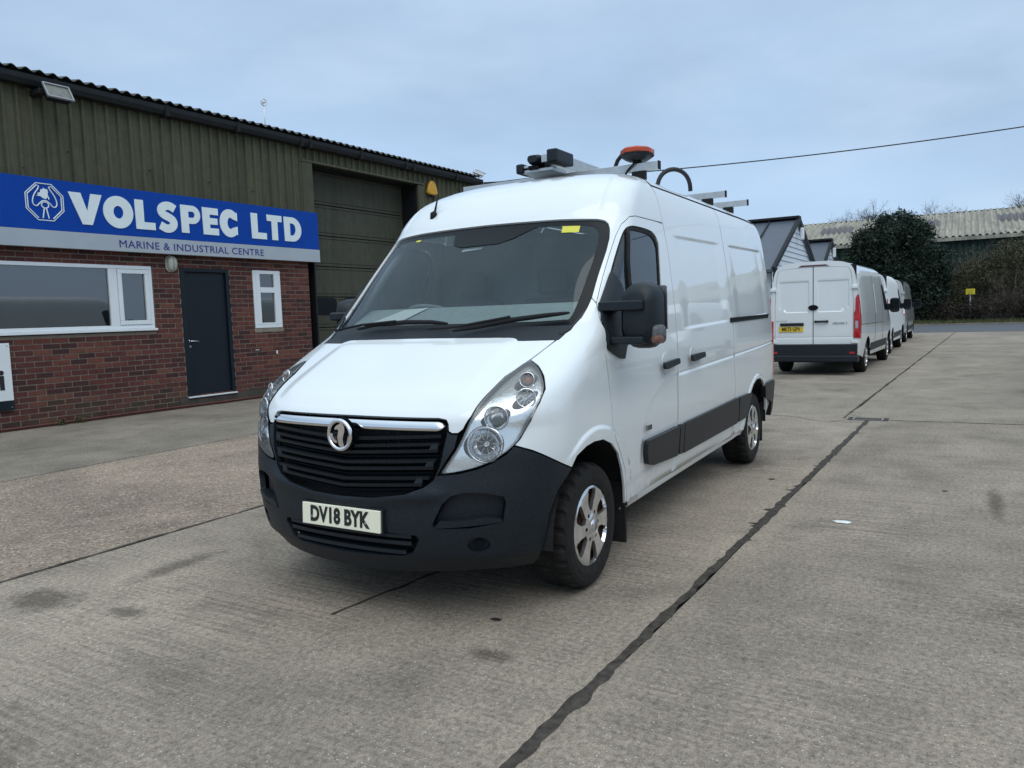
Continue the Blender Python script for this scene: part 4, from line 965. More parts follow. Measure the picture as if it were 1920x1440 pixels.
crack([(-8.0, 1.9), (-8.02, 4.5), (-7.98, 7)], .018)
crack([(-8.0, -2), (-8.1, .62), (-7.6, 1.22), (-8.0, 1.5)], .008)
crack([(1.2, -2.30), (-.25, -2.30), (-1.31, -2.29), (-4, -2.29)], .016)
# drain
dr = empty('drain_grate', (-8.03, 1.66, 0), label='rusty slotted drain grate set across the joint in the concrete yard', cat='drain')
m = MB(); m.box(-.10, .10, -.18, -.165, -.02, .006); m.box(-.10, .10, .165, .18, -.02, .006); m.box(-.10, -.088, -.165, .165, -.02, .006); m.box(.088, .10, -.165, .165, -.02, .006); m.build('frame', M_galv, dr)
for k in range(11): m = MB(); m.box(-.087, .087, -.155+.031*k-.006, -.155+.031*k+.006, -.015, .004); m.build('bar', M_rust, dr)
m = MB(); m.box(-.14, .14, -.24, .24, -.018, .0025); m.build('surround', M_tar, dr)
# litter and damp debris
def rag_ob(nm, x, y, s, mat, lab, cat, squash=.35):
    m = MB(); n = 10; P = []
    for r_ in (1, .55):
        P += [(x+s*r_*(.6+.5*rng.rand())*math.cos(2*math.pi*i/n), y+s*r_*1.5*(.6+.5*rng.rand())*math.sin(2*math.pi*i/n), .004+(1-r_)*s*squash*rng.rand()) for i in range(n)]
    m.add(P+[(x, y, s*squash*.4+.004)], [(i, (i+1) % n, n+(i+1) % n, n+i) for i in range(n)]+[(n+i, n+(i+1) % n, 2*n) for i in range(n)])
    m.build(nm, mat, label=lab, cat=cat)
rag_ob('paper_scrap', -2.75, 2.0, .045, M_paper, 'crumpled white scrap of paper lying on the concrete right of the van', 'litter')
for x, y, s in ((-3.95, 1.28, .022), (-.25, .72, .022), (-4.0, 2.6, .018)):
    rag_ob('dead_leaf', x, y, s, M_shell, {(-3.95, 1.28): 'small dark dead leaf on the concrete beside the rear half of the van', (-.25, .72): 'dark dead leaf on the concrete before the front wheel', (-4.0, 2.6): 'lone dark leaf on the open concrete far right of the joint'}[(x, y)], 'leaf')
m = MB(); m.box(-54.3, -40.52, -220, 200, -.055, -.012); m.build('road', M_asph, kind='structure')
m = MB(); m.box(-54.6, -54.32, -220, 200, -.055, .07); m.build('kerb', M_strip, kind='structure')
m = MB(); m.box(-66, -54.62, -220, 200, -.055, .05); m.build('verge', M_verge, kind='structure')
m = MB(); m.box(-40.50, -40.40, -10, 30, -.03, .004); m.build('yard_edge', M_tar, yard)
# ------------------------------------------------------------------ industrial building on the left
bld = empty('industrial_building', (-3, -9.8, 0), R(-2), label='long low industrial unit with olive corrugated cladding over red brick, left of the white van', cat='building')
m = MB(); zs_ = [(0, .19, []), (.19, 1.42, [(-4.335, -3.275)]), (1.42, 1.44, [(-5.60, -4.895), (-4.335, -3.275)]), (1.44, 2.585, [(-5.60, -4.895), (-4.335, -3.275), (-2.735, 3.21)]), (2.585, 2.60, [(-5.60, -4.895), (-2.735, 3.21)]), (2.60, 2.86, [])]
for z0, z1, hs_ in zs_:
    a = -6.40
    for h0, h1 in hs_+[(3.2, 3.2)]:
        if h0 > a: m.box(a, min(h0, 3.2), -.3, -.003, z0, z1)
        a = h1
m.build('brick_wall', M_mortar, bld); bwall = bpy.data.objects['brick_wall']
OP = [(-2.735, 4, 1.44, 2.60), (-4.335, -3.275, .19, 2.585), (-5.60, -4.895, 1.42, 2.60)]
BL, BH = .2747, .0897; cands = []
mb_cache = {}
for j in range(32):
    z0 = .05+j*BH; s0 = 3.2-(BL/2 if j % 2 else 0)
    k = 0
    segs = []
    s = 3.2+BL
    while s > -6.4-BL:
        a, b = s-BL, s; s -= BL; a += (BL/2 if j % 2 else 0); b += (BL/2 if j % 2 else 0)
        a = max(a, -6.40); b = min(b, 3.2)
        if b-a < .05: continue
        pcs = [(a, b)]
        for (o0, o1, oz0, oz1) in OP:
            if z0+BH*.5 > oz0 and z0+BH*.5 < oz1:
                np_ = []
                for p, q_ in pcs:
                    if q_ <= o0 or p >= o1: np_.append((p, q_)); continue
                    if p < o0: np_.append((p, o0))
                    if q_ > o1: np_.append((o1, q_))
                pcs = np_
        for p, q_ in pcs:
            if q_-p > .035: cands.append((p, q_, z0))
def brick_geo(m, a, b, z0, dy):
    g = .0068; c = .003; x0, x1, za, zb = a+g, b-g, z0+g, z0+BH-g
    P = [(x0, -.012, za), (x1, -.012, za), (x1, -.012, zb), (x0, -.012, zb), (x0+c, dy, za+c), (x1-c, dy, za+c), (x1-c, dy, zb-c), (x0+c, dy, zb-c)]
    # faces look towards +y
    m.add(P, [(5, 4, 7, 6), (1, 0, 4, 5), (2, 1, 5, 6), (3, 2, 6, 7), (0, 3, 7, 4)])
inview = [c for c in cands if c[1] < .15 and c[2] < 2.80]
inview.sort(key=lambda c: -c[0])
single = [c for c in inview if c[1]-c[0] > .12][:299]; sset = set(single)
mesh_v = {}
for (a, b, z0) in single:
    L_b = round(b-a, 3); key = (L_b, rng.randint(3))
    if key not in mesh_v:
        m = MB(); brick_geo(m, 0, b-a, 0, .004+.002*key[1]); me = m.mesh('brick'); me.materials.append(M_brick); mesh_v[key] = me
    o = bpy.data.objects.new('brick', mesh_v[key]); C.objects.link(o); o.parent = bwall; o.location = (a, 0, z0)
m = MB()
for c in cands:
    if c not in sset: brick_geo(m, c[0], c[1], c[2], .004+.004*rng.rand())
m.build('brickwork', M_brick, bwall, kind='stuff')
m = MB(); m.box(-6.42, 3.2, -.01, .022, 0, .055); m.build('base_strip', M_redp, bld)
m = MB(); m.box(-5.3, -3.1, -.01, .018, .056, .185); m.build('plinth', M_plinth, bld)
m = MB(); m.tube([(s, .05, .045+.006*math.sin(s*2)) for s in np.linspace(3, -5.0, 30)], .014, 6); m.build('base_pipe', M_redp, bld, smooth=True)
# cladding sheets (trapezoidal ribs)
def cladding(s0, s1, z0, z1, y=.03, pitch=.2, parent=bld, mat=M_clad, amp=.042, name='cladding_sheet', sheet=1.0, yfun=None):
    s = s1
    while s > s0+.01:
        e = max(s0, s-sheet); prof = []; x = s
        k0 = math.floor(s/pitch)
        bp_ = [(0, 0), (.34, 0), (.44, 1), (.62, 1), (.72, 0)]
        xs_ = []
        for k in range(int(math.floor(e/pitch))-1, int(math.ceil(s/pitch))+1):
            for f, h in bp_: xs_.append(((k+f)*pitch, h*amp))
        xs_.sort(); X_ = [q[0] for q in xs_]; H_ = [q[1] for q in xs_]
        pts = [(e+.002, float(np.interp(e+.002, X_, H_)))]+[(a, h) for a, h in xs_ if e+.004 < a < s-.004]+[(s-.0, float(np.interp(s, X_, H_)))]
        m = MB(); n = len(pts); V = [(a, y+h, z0) for a, h in pts]+[(a, y+h, z1) for a, h in pts]
        m.add(V, [(i+1, i, n+i, n+i+1) for i in range(n-1)]); m.build(name, mat, parent)
        s = e
cladding(-6.33, 3.2, 2.86, 5.34); cladding(-10.42, -6.33, 4.985, 5.34, sheet=1.1); cladding(-12.75, -10.42, 0, 5.34)
m = MB(); m.box(-6.40, 3.2, -.2, .02, 2.84, 5.3); m.box(-12.74, -10.2, -.9, .02, 0, 5.3); m.box(-10.2, -6.4, -.9, .02, 5.0, 5.3); m.box(-12.7, 3.2, -14, -.95, .0, 5.28); m.build('frame_wall', M_dkmetal, bld)
# garage opening
m = MB(); m.box(-6.60, -6.31, .0, .085, 2.86, 4.99); m.build('jamb_flashing', M_clad, bld, bevel=.004)
m = MB(); m.box(-10.45, -10.20, .0, .085, 0, 4.93); m.build('jamb_flashing', M_clad, bld, bevel=.004)
m = MB(); m.box(-10.45, -6.29, .0, .10, 4.94, 4.985); m.build('head_flashing', M_clad, bld, bevel=.004)
m = MB(); m.box(-6.62, -6.58, -.5, .0, 0, 4.94); m.build('reveal', M_dkmetal, bld); m = MB(); m.box(-10.2, -10.17, -.5, .0, 0, 4.94); m.build('reveal', M_dkmetal, bld)
m = MB(); m.box(-10.17, -6.62, -.5, .0, 4.92, 4.94); m.build('soffit', M_dkmetal, bld)
gd = empty('roller_door', (0, 0, 0)); gd.parent = bld
zz = [0, .68, 1.38, 2.08, 2.78, 3.48, 4.18, 4.93]
for i in range(7):
    z0, z1 = zz[i], zz[i+1]; m = MB()
    prof = [(-.50, z0+.004), (-.455, z0+.012), (-.455, z0+.06), (-.468, z0+.066), (-.468, z0+.076), (-.455, z0+.082), (-.455, z1-.082), (-.468, z1-.076), (-.468, z1-.066), (-.455, z1-.06), (-.455, z1-.012), (-.50, z1-.004)]
    n = len(prof); V = [(-6.62, y, z) for y, z in prof]+[(-10.17, y, z) for y, z in prof]
    m.add(V, [(i_, n+i_, n+i_+1, i_+1) for i_ in range(n-1)]); m.build('door_panel', M_door_g, gd)
for s in (-7.17, -8.35, -9.5):
    pts = chaikin(chaikin([(s-.47, 1.67), (s-.2, 1.67), (s+.2, 1.67), (s+.47, 1.67), (s+.47, 1.86), (s+.47, 2.06), (s+.2, 2.06), (s-.2, 2.06), (s-.47, 2.06), (s-.47, 1.86)], 1), 1)
    m = MB(); m.prism(pts, .02, Matrix.Translation((0, -.46, 0))); w = m.build('door_window', M_trim, gd)
# gutter and eaves
m = MB(); pr = [(.05, 5.32), (.06, 5.25), (.12, 5.22), (.20, 5.24), (.235, 5.31), (.245, 5.385), (.22, 5.385), (.19, 5.33), (.05, 5.40)]
n = len(pr); m.add([(3.2, y, z) for y, z in pr]+[(-12.95, y, z) for y, z in pr], [(i, (i+1) % n, n+(i+1) % n, n+i) for i in range(n)]+[tuple(range(n))[::-1], tuple(range(n, 2*n))]); m.build('gutter', M_dkmetal, bld)
for s in (-1.2, -3.1, -4.6, -6.2, -6.45, -8.0, -9.6, -9.9, -11.7): m = MB(); m.prism([(s-.03, 5.21), (s+.03, 5.21), (s+.03, 5.40), (s-.03, 5.40)], .20, Matrix.Translation((0, .056, 0))); m.build('gutter_joint', M_shell, bld)
s = 3.2
while s > -12.9:
    e_ = max(-12.95, s-1.0); m = MB(); xs_ = np.linspace(s, e_+.004, 41); V = []
    for x in xs_: h = .026*math.cos(2*math.pi*x/.2); V += [(x, .20, 5.475+h), (x, -7.5, 5.475+1.3+h), (x, .20, 5.463+h)]
    m.add(V, [(3*i, 3*i+3, 3*i+4, 3*i+1) for i in range(40)]+[(3*i+2, 3*i+5, 3*i+3, 3*i) for i in range(40)]); m.build('roof_sheet', M_roof, bld, smooth=False); s = e_
m = MB(); m.box(-12.9, 3.2, .04, .06, 5.38, 5.46); m.build('eaves_filler', M_dkmetal, bld)
m = MB(); m.add([(-12.9, -7.4, 6.7), (3.2, -7.4, 6.7), (3.2, -14, 5.4), (-12.9, -14, 5.4)], [(0, 1, 2, 3)]); m.build('rear_roof', M_roof, bld)
for s, z in ((-.7, 4.0), (-2.8, 4.25), (-4.0, 4.2), (-5.0, 4.15), (-1.4, 4.35), (-6.45, 4.3), (-6.5, 3.95), (-6.37, 3.85), (-7.2, 4.96), (-8.1, 4.96), (-9.0, 4.96)):
    m = MB(); m.tube([(s, .05, z), (s, .078, z)], .012, 6); m.build('fixing_bolt', M_shell, bld)
# office window
wd = empty('office_window', (0, 0, 0)); wd.parent = bld; 
def frame(m, s0, s1, z0, z1, w_, y0, y1):
    m.box(s0, s1, y0, y1, z0, z0+w_); m.box(s0, s1, y0, y1, z1-w_, z1); m.box(s0, s0+w_, y0, y1, z0+w_, z1-w_); m.box(s1-w_, s1, y0, y1, z0+w_, z1-w_)
wd.name = 'window'
m = MB(); frame(m, -2.715, 3.2, 1.50, 2.585, .06, -.06, .012); m.build('frame', M_upvc, wd, bevel=.006)
m = MB(); m.box(-2.08, -1.93, -.058, .008, 1.56, 2.525); m.build('mullion', M_upvc, wd, bevel=.006)
m = MB(); frame(m, -2.652, -2.085, 1.565, 2.52, .075, -.05, .022); m.build('sash', M_upvc, wd, bevel=.008)
m = MB(); m.box(-2.74, 3.2, -.05, .055, 1.455, 1.498); m.build('sill', M_upvc, wd, bevel=.008)
m = MB(); m.box(-1.93, 3.14, -.035, -.03, 1.56, 2.525); m.build('pane', M_wing, wd)
m = MB(); m.box(-2.577, -2.16, -.025, -.02, 1.64, 2.445); m.build('pane', M_wing, wd)
m = MB(); m.box(-2.7, 3.2, -.29, -.28, 1.45, 2.6); m.build('dark_room', M_room, wd)
dr_ = empty('door', (0, 0, 0)); dr_.parent = bld
m = MB(); m.box(-3.37, -3.275, -.08, .014, .20, 2.585); m.box(-4.335, -4.26, -.08, .014, .20, 2.585); m.box(-4.26, -3.37, -.08, .014, 2.515, 2.585); m.build('frame', M_navy, dr_, bevel=.004)
m = MB(); m.box(-4.255, -3.375, -.075, -.035, .21, 2.51); m.build('leaf', M_navy, dr_, bevel=.004)
m = MB(); m.box(-4.34, -3.27, -.08, .05, .175, .20); m.build('threshold', M_upvc, dr_, bevel=.003)
m = MB(); m.tube([(-3.41, -.035, 1.23), (-3.41, .01, 1.23), (-3.43, .02, 1.23), (-3.57, .02, 1.225)], .011, 8); m.tube([(-3.41, -.035, 1.23), (-3.41, -.03, 1.23)], .026, 12); m.build('handle', M_chrome, dr_, smooth=True)
m = MB(); m.tube([(-3.41, -.035, 1.13), (-3.41, -.022, 1.13)], .024, 12); m.tube([(-3.41, -.022, 1.125), (-3.41, -.012, 1.125)], .010, 8); m.build('lock', M_galv, dr_)
sw = empty('window', (0, 0, 0)); sw.parent = bld
m = MB(); frame(m, -5.595, -4.90, 1.425, 2.59, .07, -.05, .016); m.build('frame', M_upvc, sw, bevel=.006)
m = MB(); m.box(-5.525, -5.43, -.045, .02, 1.495, 2.52); m.box(-5.07, -4.97, -.045, .02, 1.495, 2.52); m.box(-5.43, -5.07, -.045, .022, 2.14, 2.25); m.box(-5.43, -5.07, -.045, .018, 1.495, 1.53); m.build('sash', M_upvc, sw, bevel=.006)
m = MB(); m.box(-5.43, -5.07, -.025, -.02, 2.25, 2.52); m.build('pane', M_wing, sw); m = MB(); m.box(-5.43, -5.07, -.025, -.02, 1.53, 2.14); m.build('pane', M_wing, sw)
m = MB(); m.box(-5.6, -4.9, -.29, -.28, 1.45, 2.6); m.build('dark_room', M_room, sw)
m = MB(); m.box(-5.62, -4.88, .0, .012, 1.34, 1.42); m.build('sill', M_strip, sw)
m = MB(); m.lathe([(0, .03), (.045, .02), (.06, 0), (.045, -.02), (0, -.03)], Matrix.Translation((-5.38, -.16, 2.43)), 16); m.build('ceiling_lamp', M_ltl, sw, smooth=True)
for s, z in ((-4.9, .98), (-5.4, .88)): m = MB(); m.box(s-.05 if s > -5 else s-.02, s+.04 if s > -5 else s+.015, .006, .02, z, z+.012 if s > -5 else z+.07); m.build('wall_fitting', M_upvc, bld)
# sign
TX_ = Matrix.Rotation(R(180), 4, 'Z') @ Matrix.Rotation(R(90), 4, 'X')
sg_ = empty('shop_sign', (-3, -9.8, 0), R(-2), label='long blue and silver fascia sign reading VOLSPEC LTD above the brick wall', cat='sign')
for a, b in ((3.2, -.2), (-.203, -3.42), (-3.423, -6.60)):
    m = MB(); m.box(b, a, .075, .16, 3.075, 3.865); m.build('blue_board', M_blue, sg_, bevel=.003)
    m = MB(); m.box(b, a+.0, .075, .175, 2.805, 3.07); m.build('silver_board', M_signgrey, sg_, bevel=.003)
m = MB(); m.box(-6.59, 3.2, -.0, .074, 2.83, 3.85); m.build('backing_frame', M_dkmetal, sg_)
def arc(cx, cy, rx, ry, a0, a1, n=20): return [(cx+rx*math.cos(R(a0+(a1-a0)*i/n)), cy+ry*math.sin(R(a0+(a1-a0)*i/n))) for i in range(n+1)]
def glyph(ch, w_, h):
    t = .31*h; t = min(t, .45*w_); u = .25*h
    if ch == 'V': return [[(0, h), (w_*.36, h), (w_*.53, h*.42), (w_*.66, h), (w_, h), (w_*.66, 0), (w_*.36, 0)]]
    if ch == 'O': return [arc(w_/2, h/2, w_/2, h*.535, 0, 360, 36)[:-1], arc(w_/2, h/2, w_/2-t*1.12, h*.535-u*1.3, 0, 360, 30)[:-1]]
    if ch == 'L': return [[(0, 0), (w_, 0), (w_, u), (t, u), (t, h), (0, h)]]
    if ch == 'T': return [[(w_*.5-t*.5, 0), (w_*.5+t*.5, 0), (w_*.5+t*.5, h-u), (w_, h-u), (w_, h), (0, h), (0, h-u), (w_*.5-t*.5, h-u)]]
    if ch == 'E': return [[(0, 0), (w_, 0), (w_, u), (t, u), (t, h*.5-u*.45), (w_*.94, h*.5-u*.45), (w_*.94, h*.5+u*.5), (t, h*.5+u*.5), (t, h-u), (w_, h-u), (w_, h), (0, h)]]
    if ch == 'P': return [[(0, 0), (t, 0), (t, h*.34)]+arc(w_-h*.33, h*.67, h*.33, h*.33, -90, 90)+[(0, h)], [(t, h*.56)]+arc(w_-h*.33, h*.67, h*.10, h*.11, -90, 90, 10)+[(t, h*.78)]]
    if ch == 'D': return [[(0, 0), (w_-h*.5, 0)]+arc(w_-h*.5, h/2, h*.5, h*.5, -90, 90)+[(0, h)], [(t, u)]+[(w_-h*.5, u)]+arc(w_-h*.5, h/2, h*.5-t, h*.5-u, -90, 90, 14)+[(t, h-u)]]
    if ch == 'C':
        o = arc(w_*.56, h/2, w_*.56, h*.53, 52, 308, 30); i = arc(w_*.60, h/2, w_*.56-t, h*.53-u*1.25, 308, 52, 24); o = [(w_, h*.93)]+o+[(w_, h*.07), (w_, h*.40)]+[(p[0], p[1]) for p in i]+[(w_, h*.60)]
        return [o]
    if ch == 'S':
        c = [(w_*.86, h*.80), (w_*.66, h*.90), (w_*.42, h*.90), (w_*.22, h*.80), (w_*.20, h*.66), (w_*.34, h*.56), (w_*.56, h*.50), (w_*.76, h*.40), (w_*.80, h*.26), (w_*.66, h*.12), (w_*.42, h*.08), (w_*.14, h*.20)]
        c = chaikin(c, 2, False); L1, L2 = [], []; hw = .145*h
        for k, p in enumerate(c):
            a = np.array(c[max(0, k-1)]); b = np.array(c[min(len(c)-1, k+1)]); d = b-a; d /= np.linalg.norm(d); nn = np.array([-d[1], d[0]])*hw; L1.append(tuple(np.array(p)+nn)); L2.append(tuple(np.array(p)-nn))
        return [L1+L2[::-1]]
for ch, s0, s1 in (('V', -1.29, -1.83), ('O', -1.84, -2.36), ('L', -2.40, -2.76), ('S', -2.80, -3.21), ('P', -3.27, -3.67), ('E', -3.72, -4.06), ('C', -4.09, -4.49), ('L', -4.82, -5.19), ('T', -5.21, -5.59), ('D', -5.65, -6.11)):
    curve2d('letter', glyph(ch, s0-s1, .50), M_lett, sg_, Matrix.Translation((s0, .166, 3.205)) @ TX_, .006)
split_letters(txt('lettering', 'MARINE & INDUSTRIAL CENTRE', .178, M_inkblue, sg_, Matrix.Translation((-3.57, .178, 2.925)) @ TX_, .002, .0, sx=1.13, spacing=1.06), 'letter')
lo = []
LM = Matrix.Translation((-.925, .165, 3.50)) @ TX_
o8 = [(.31*math.cos(R(22.5+45*i)), .31*math.sin(R(22.5+45*i))) for i in range(8)]
def scl(p, k): return [(a*k, b*k) for a, b in p]
curve2d('logo_ring', [o8, scl(o8, .955)], M_lett, sg_, LM, .003)
def ribbon2d(pts, w_):
    L1, L2 = [], []
    for k, p in enumerate(pts):
        a = np.array(pts[max(0, k-1)]); b = np.array(pts[min(len(pts)-1, k+1)]); d = b-a; d /= max(np.linalg.norm(d), 1e-9); nn = np.array([-d[1], d[0]])*w_; L1.append(tuple(np.array(p)+nn)); L2.append(tuple(np.array(p)-nn))
    return L1+L2[::-1]
o7 = scl(o8, .885)
inner = [(-.035, -.075), (-.02, -.10), (-.045, -.255)]
for sx_ in (1, -1):
    path = [(.10*sx_*.3, -.255), (.045*sx_, -.255), (.108*sx_, -.25), (.25*sx_, -.105), (.25*sx_, .105), (.105*sx_, .25), (.075*sx_, .235), (.09*sx_, .19), (.155*sx_, .10), (.185*sx_, .0), (.17*sx_, -.06), (.12*sx_, -.075), (.085*sx_, -.03), (.03*sx_, .02), (0, .02)]
    path = path[1:]; path = path[1:5]+chaikin(path[5:], 2, False); m = MB(); m.tube([LM @ Vector((a, b, 0)) for a, b in path], .009, 6); m.build('logo_line', M_lett, sg_)
    curve2d('logo_line', [ribbon2d([(.015*sx_, -.09), (.045*sx_, -.25)], .009)], M_lett, sg_, LM, .003)
curve2d('logo_ring', [arc(0, -.045, .062, .055, 0, 360, 20)[:-1], arc(0, -.045, .046, .040, 0, 360, 20)[:-1]], M_lett, sg_, LM, .0035)
curve2d('logo_map', [[(-.13, .085), (-.09, .10), (-.10, .13), (-.06, .14), (-.05, .19), (-.02, .19), (-.01, .215), (.03, .195), (.045, .205), (.06, .16), (.05, .12), (.075, .05), (.055, .04), (.05, .08), (.02, .045), (-.03, .06), (-.06, .085)]], M_lett, sg_, LM, .003)
# wall sign at the picture's left edge
ws_ = empty('wall_sign', (-3, -9.8, 0), R(-2), label='white board with a black bottom band on the brickwork under the office window', cat='sign')
m = MB(); m.box(-.285, 1.6, .03, .045, .475, 1.345); m.build('board', M_upvc, ws_); m = MB(); m.box(-.285, 1.6, .03, .048, .325, .474); m.build('band', M_navy, ws_)
txt('lettering', 'i', .42, M_ink, ws_, Matrix.Translation((-.14, .048, .78)) @ TX_, .002, .014)
for z in (1.30, .37): m = MB(); m.tube([(-.25, .04, z), (-.25, .052, z)], .008, 8); m.build('screw', M_galv, ws_)
# wall lamp, flood light, alarm box, camera
def facade(nm, lab, cat, s, z, y=0): o = empty(nm, tuple(Matrix.Translation((-3, -9.8, 0)) @ Matrix.Rotation(R(-2), 4, 'Z') @ Vector((s, y, z))), R(-2), label=lab, cat=cat); return o
wl = facade('wall_lamp', 'frosted oval bulkhead lamp on the brick wall between window and door', 'lamp', -3.10, 2.645)
m = MB(); m.prism(chaikin([(-.10, -.15), (.10, -.15), (.10, .15), (-.10, .15)], 2), .03); m.build('lamp_base', M_upvc, wl, bevel=.004)
m = MB(); V = []; rr_ = chaikin([(-.10, -.15), (.10, -.15), (.10, .15), (-.10, .15)], 2); n = len(rr_)
for y, k in ((.03, .93), (.07, .92), (.10, .8), (.115, .55)): V += [(a*k, y, b*k) for a, b in rr_]
m.add(V, [(q*n+i, (q+1)*n+i, (q+1)*n+(i+1) % n, q*n+(i+1) % n) for q in range(3) for i in range(n)]+[tuple(range(3*n, 4*n))[::-1]]); m.build('lamp_glass', M_lampgl, wl, smooth=True)
m = MB(); m.tube([(0, .04, -.15), (0, .122, -.09), (0, .128, .09), (0, .04, .15)], .007, 6); m.build('guard_rib', M_galv, wl, smooth=True)
fl = facade('flood_light', 'grey rectangular floodlight hanging under the gutter at the left', 'floodlight', -1.12, 5.12, .1)
M_flg = simple('grey_lamp_glass', (.16, .16, .14), .25, 0, .25, 14)  # darker grey than the wall lamp glass
Mf = Matrix.Translation((0, .28, 0)) @ Matrix.Rotation(R(32), 4, 'X')
m = MB(); V = [(-.15, -.06, -.10), (.15, -.06, -.10), (.15, -.06, .10), (-.15, -.06, .10), (-.19, .08, -.14), (.19, .08, -.14), (.19, .08, .12), (-.19, .08, .12)]; V = [Mf @ Vector(v) for v in V]
m.add(V, [(0, 1, 2, 3), (0, 4, 5, 1), (1, 5, 6, 2), (2, 6, 7, 3), (3, 7, 4, 0)]); m.build('flood_body', M_dkmetal, fl)
m = MB(); frame(m, -.20, .20, -.15, .13, .022, .06, .095); m.v = [tuple(Mf @ Vector(v)) for v in m.v]; m.build('flood_frame', M_galv, fl, bevel=.004)
m = MB(); m.box(-.18, .18, .068, .074, -.13, .11, Mf); m.build('flood_glass', M_flg, fl)
m = MB(); m.box(.12, .24, -.12, .26, -.02, .06); m.build('flood_bracket', M_dkmetal, fl, bevel=.01)
al = facade('alarm_box', 'yellow alarm bell box at the top right corner of the big doorway', 'alarm box', -10.73, 4.89, .085)
pa = chaikin([(-.09, .19), (.09, .19), (.21, -.10), (.17, -.17), (-.17, -.17), (-.21, -.10)], 1)
m = MB(); V = []; n = len(pa)
for y, k in ((0, 1), (.055, 1), (.08, .86)): V += [(a*k, y, b*k) for a, b in pa]
m.add(V, [(q*n+i, (q+1)*n+i, (q+1)*n+(i+1) % n, q*n+(i+1) % n) for q in range(2) for i in range(n)]+[tuple(range(2*n, 3*n))]); m.build('alarm_cover', M_alarm, al, bevel=.003)
m = MB(); m.box(-.05, .05, .0, .06, -.215, -.175); m.build('alarm_strobe', M_trim, al)
cc_ = facade('security_camera', 'white security camera on the far corner of the building at the gutter end', 'camera', -12.74, 5.47, .2)
Mc = Matrix.Rotation(R(-25), 4, 'Z') @ Matrix.Rotation(R(-15), 4, 'Y')
m = MB(); m.box(-.17, .17, -.05, .05, .04, .13, Mc); m.build('camera_body', M_upvc, cc_, bevel=.01)
m = MB(); m.box(-.22, .14, -.06, .06, .131, .145, Mc); m.build('sun_shield', M_upvc, cc_)
m = MB(); m.tube([(-.05, 0, .03), (-.05, 0, -.12), (.10, -.06, -.16)], .018, 8); m.build('bracket', M_galv, cc_, smooth=True)
jb = facade('junction_box', 'small grey box beside the far end of the cladding wall', 'junction box', -12.2, 4.95, .07)
m = MB(); m.box(-.16, .16, 0, .10, -.045, .045); m.build('box', M_galv, jb, bevel=.01); m = MB(); m.tube([(.16, .05, 0), (.26, .05, 0), (.3, .02, .1)], .012, 6); m.build('cable_tail', M_cable, jb, smooth=True)
vp = facade('roof_vent', 'thin white mast with a round top standing on the roof', 'mast', -6.83, 5.9, -1.6)
m = MB(); m.tube([(0, 0, -.1), (0, 0, .62)], .014, 8); m.build('mast', M_upvc, vp, smooth=True)
m = MB(); m.tube([(0+.075*math.cos(t), 0, .66+.075*math.sin(t)) for t in np.linspace(0, 2*math.pi, 21)], .016, 6); m.tube([(0, -.02, .66), (0, .02, .66)], .03, 10); m.build('round_head', M_upvc, vp, smooth=True)
# weeds at the foot of the wall
for (s, lab) in ((-.92, 'larger clump of weeds at the foot of the brick wall'), (-1.22, 'smaller clump of weeds right beside the larger one at the wall foot')):
    w_ = facade('weed', lab, 'weed', s, 0, .08); m = MB()
    for k in range(26):
        a = rng.rand()*6.28; l = .05+.10*rng.rand(); h = .02+.09*rng.rand(); c_, s_ = math.cos(a), abs(math.sin(a)); wv = .012
        m.add([(c_*.02, s_*.02, 0), (c_*l*.6-s_*wv, s_*l*.6+c_*wv, h), (c_*l, s_*l, h*.7), (c_*l*.6+s_*wv, s_*l*.6-c_*wv, h)], [(0, 1, 2, 3)])
    m.build('leaves', M_grass, w_, smooth=False)
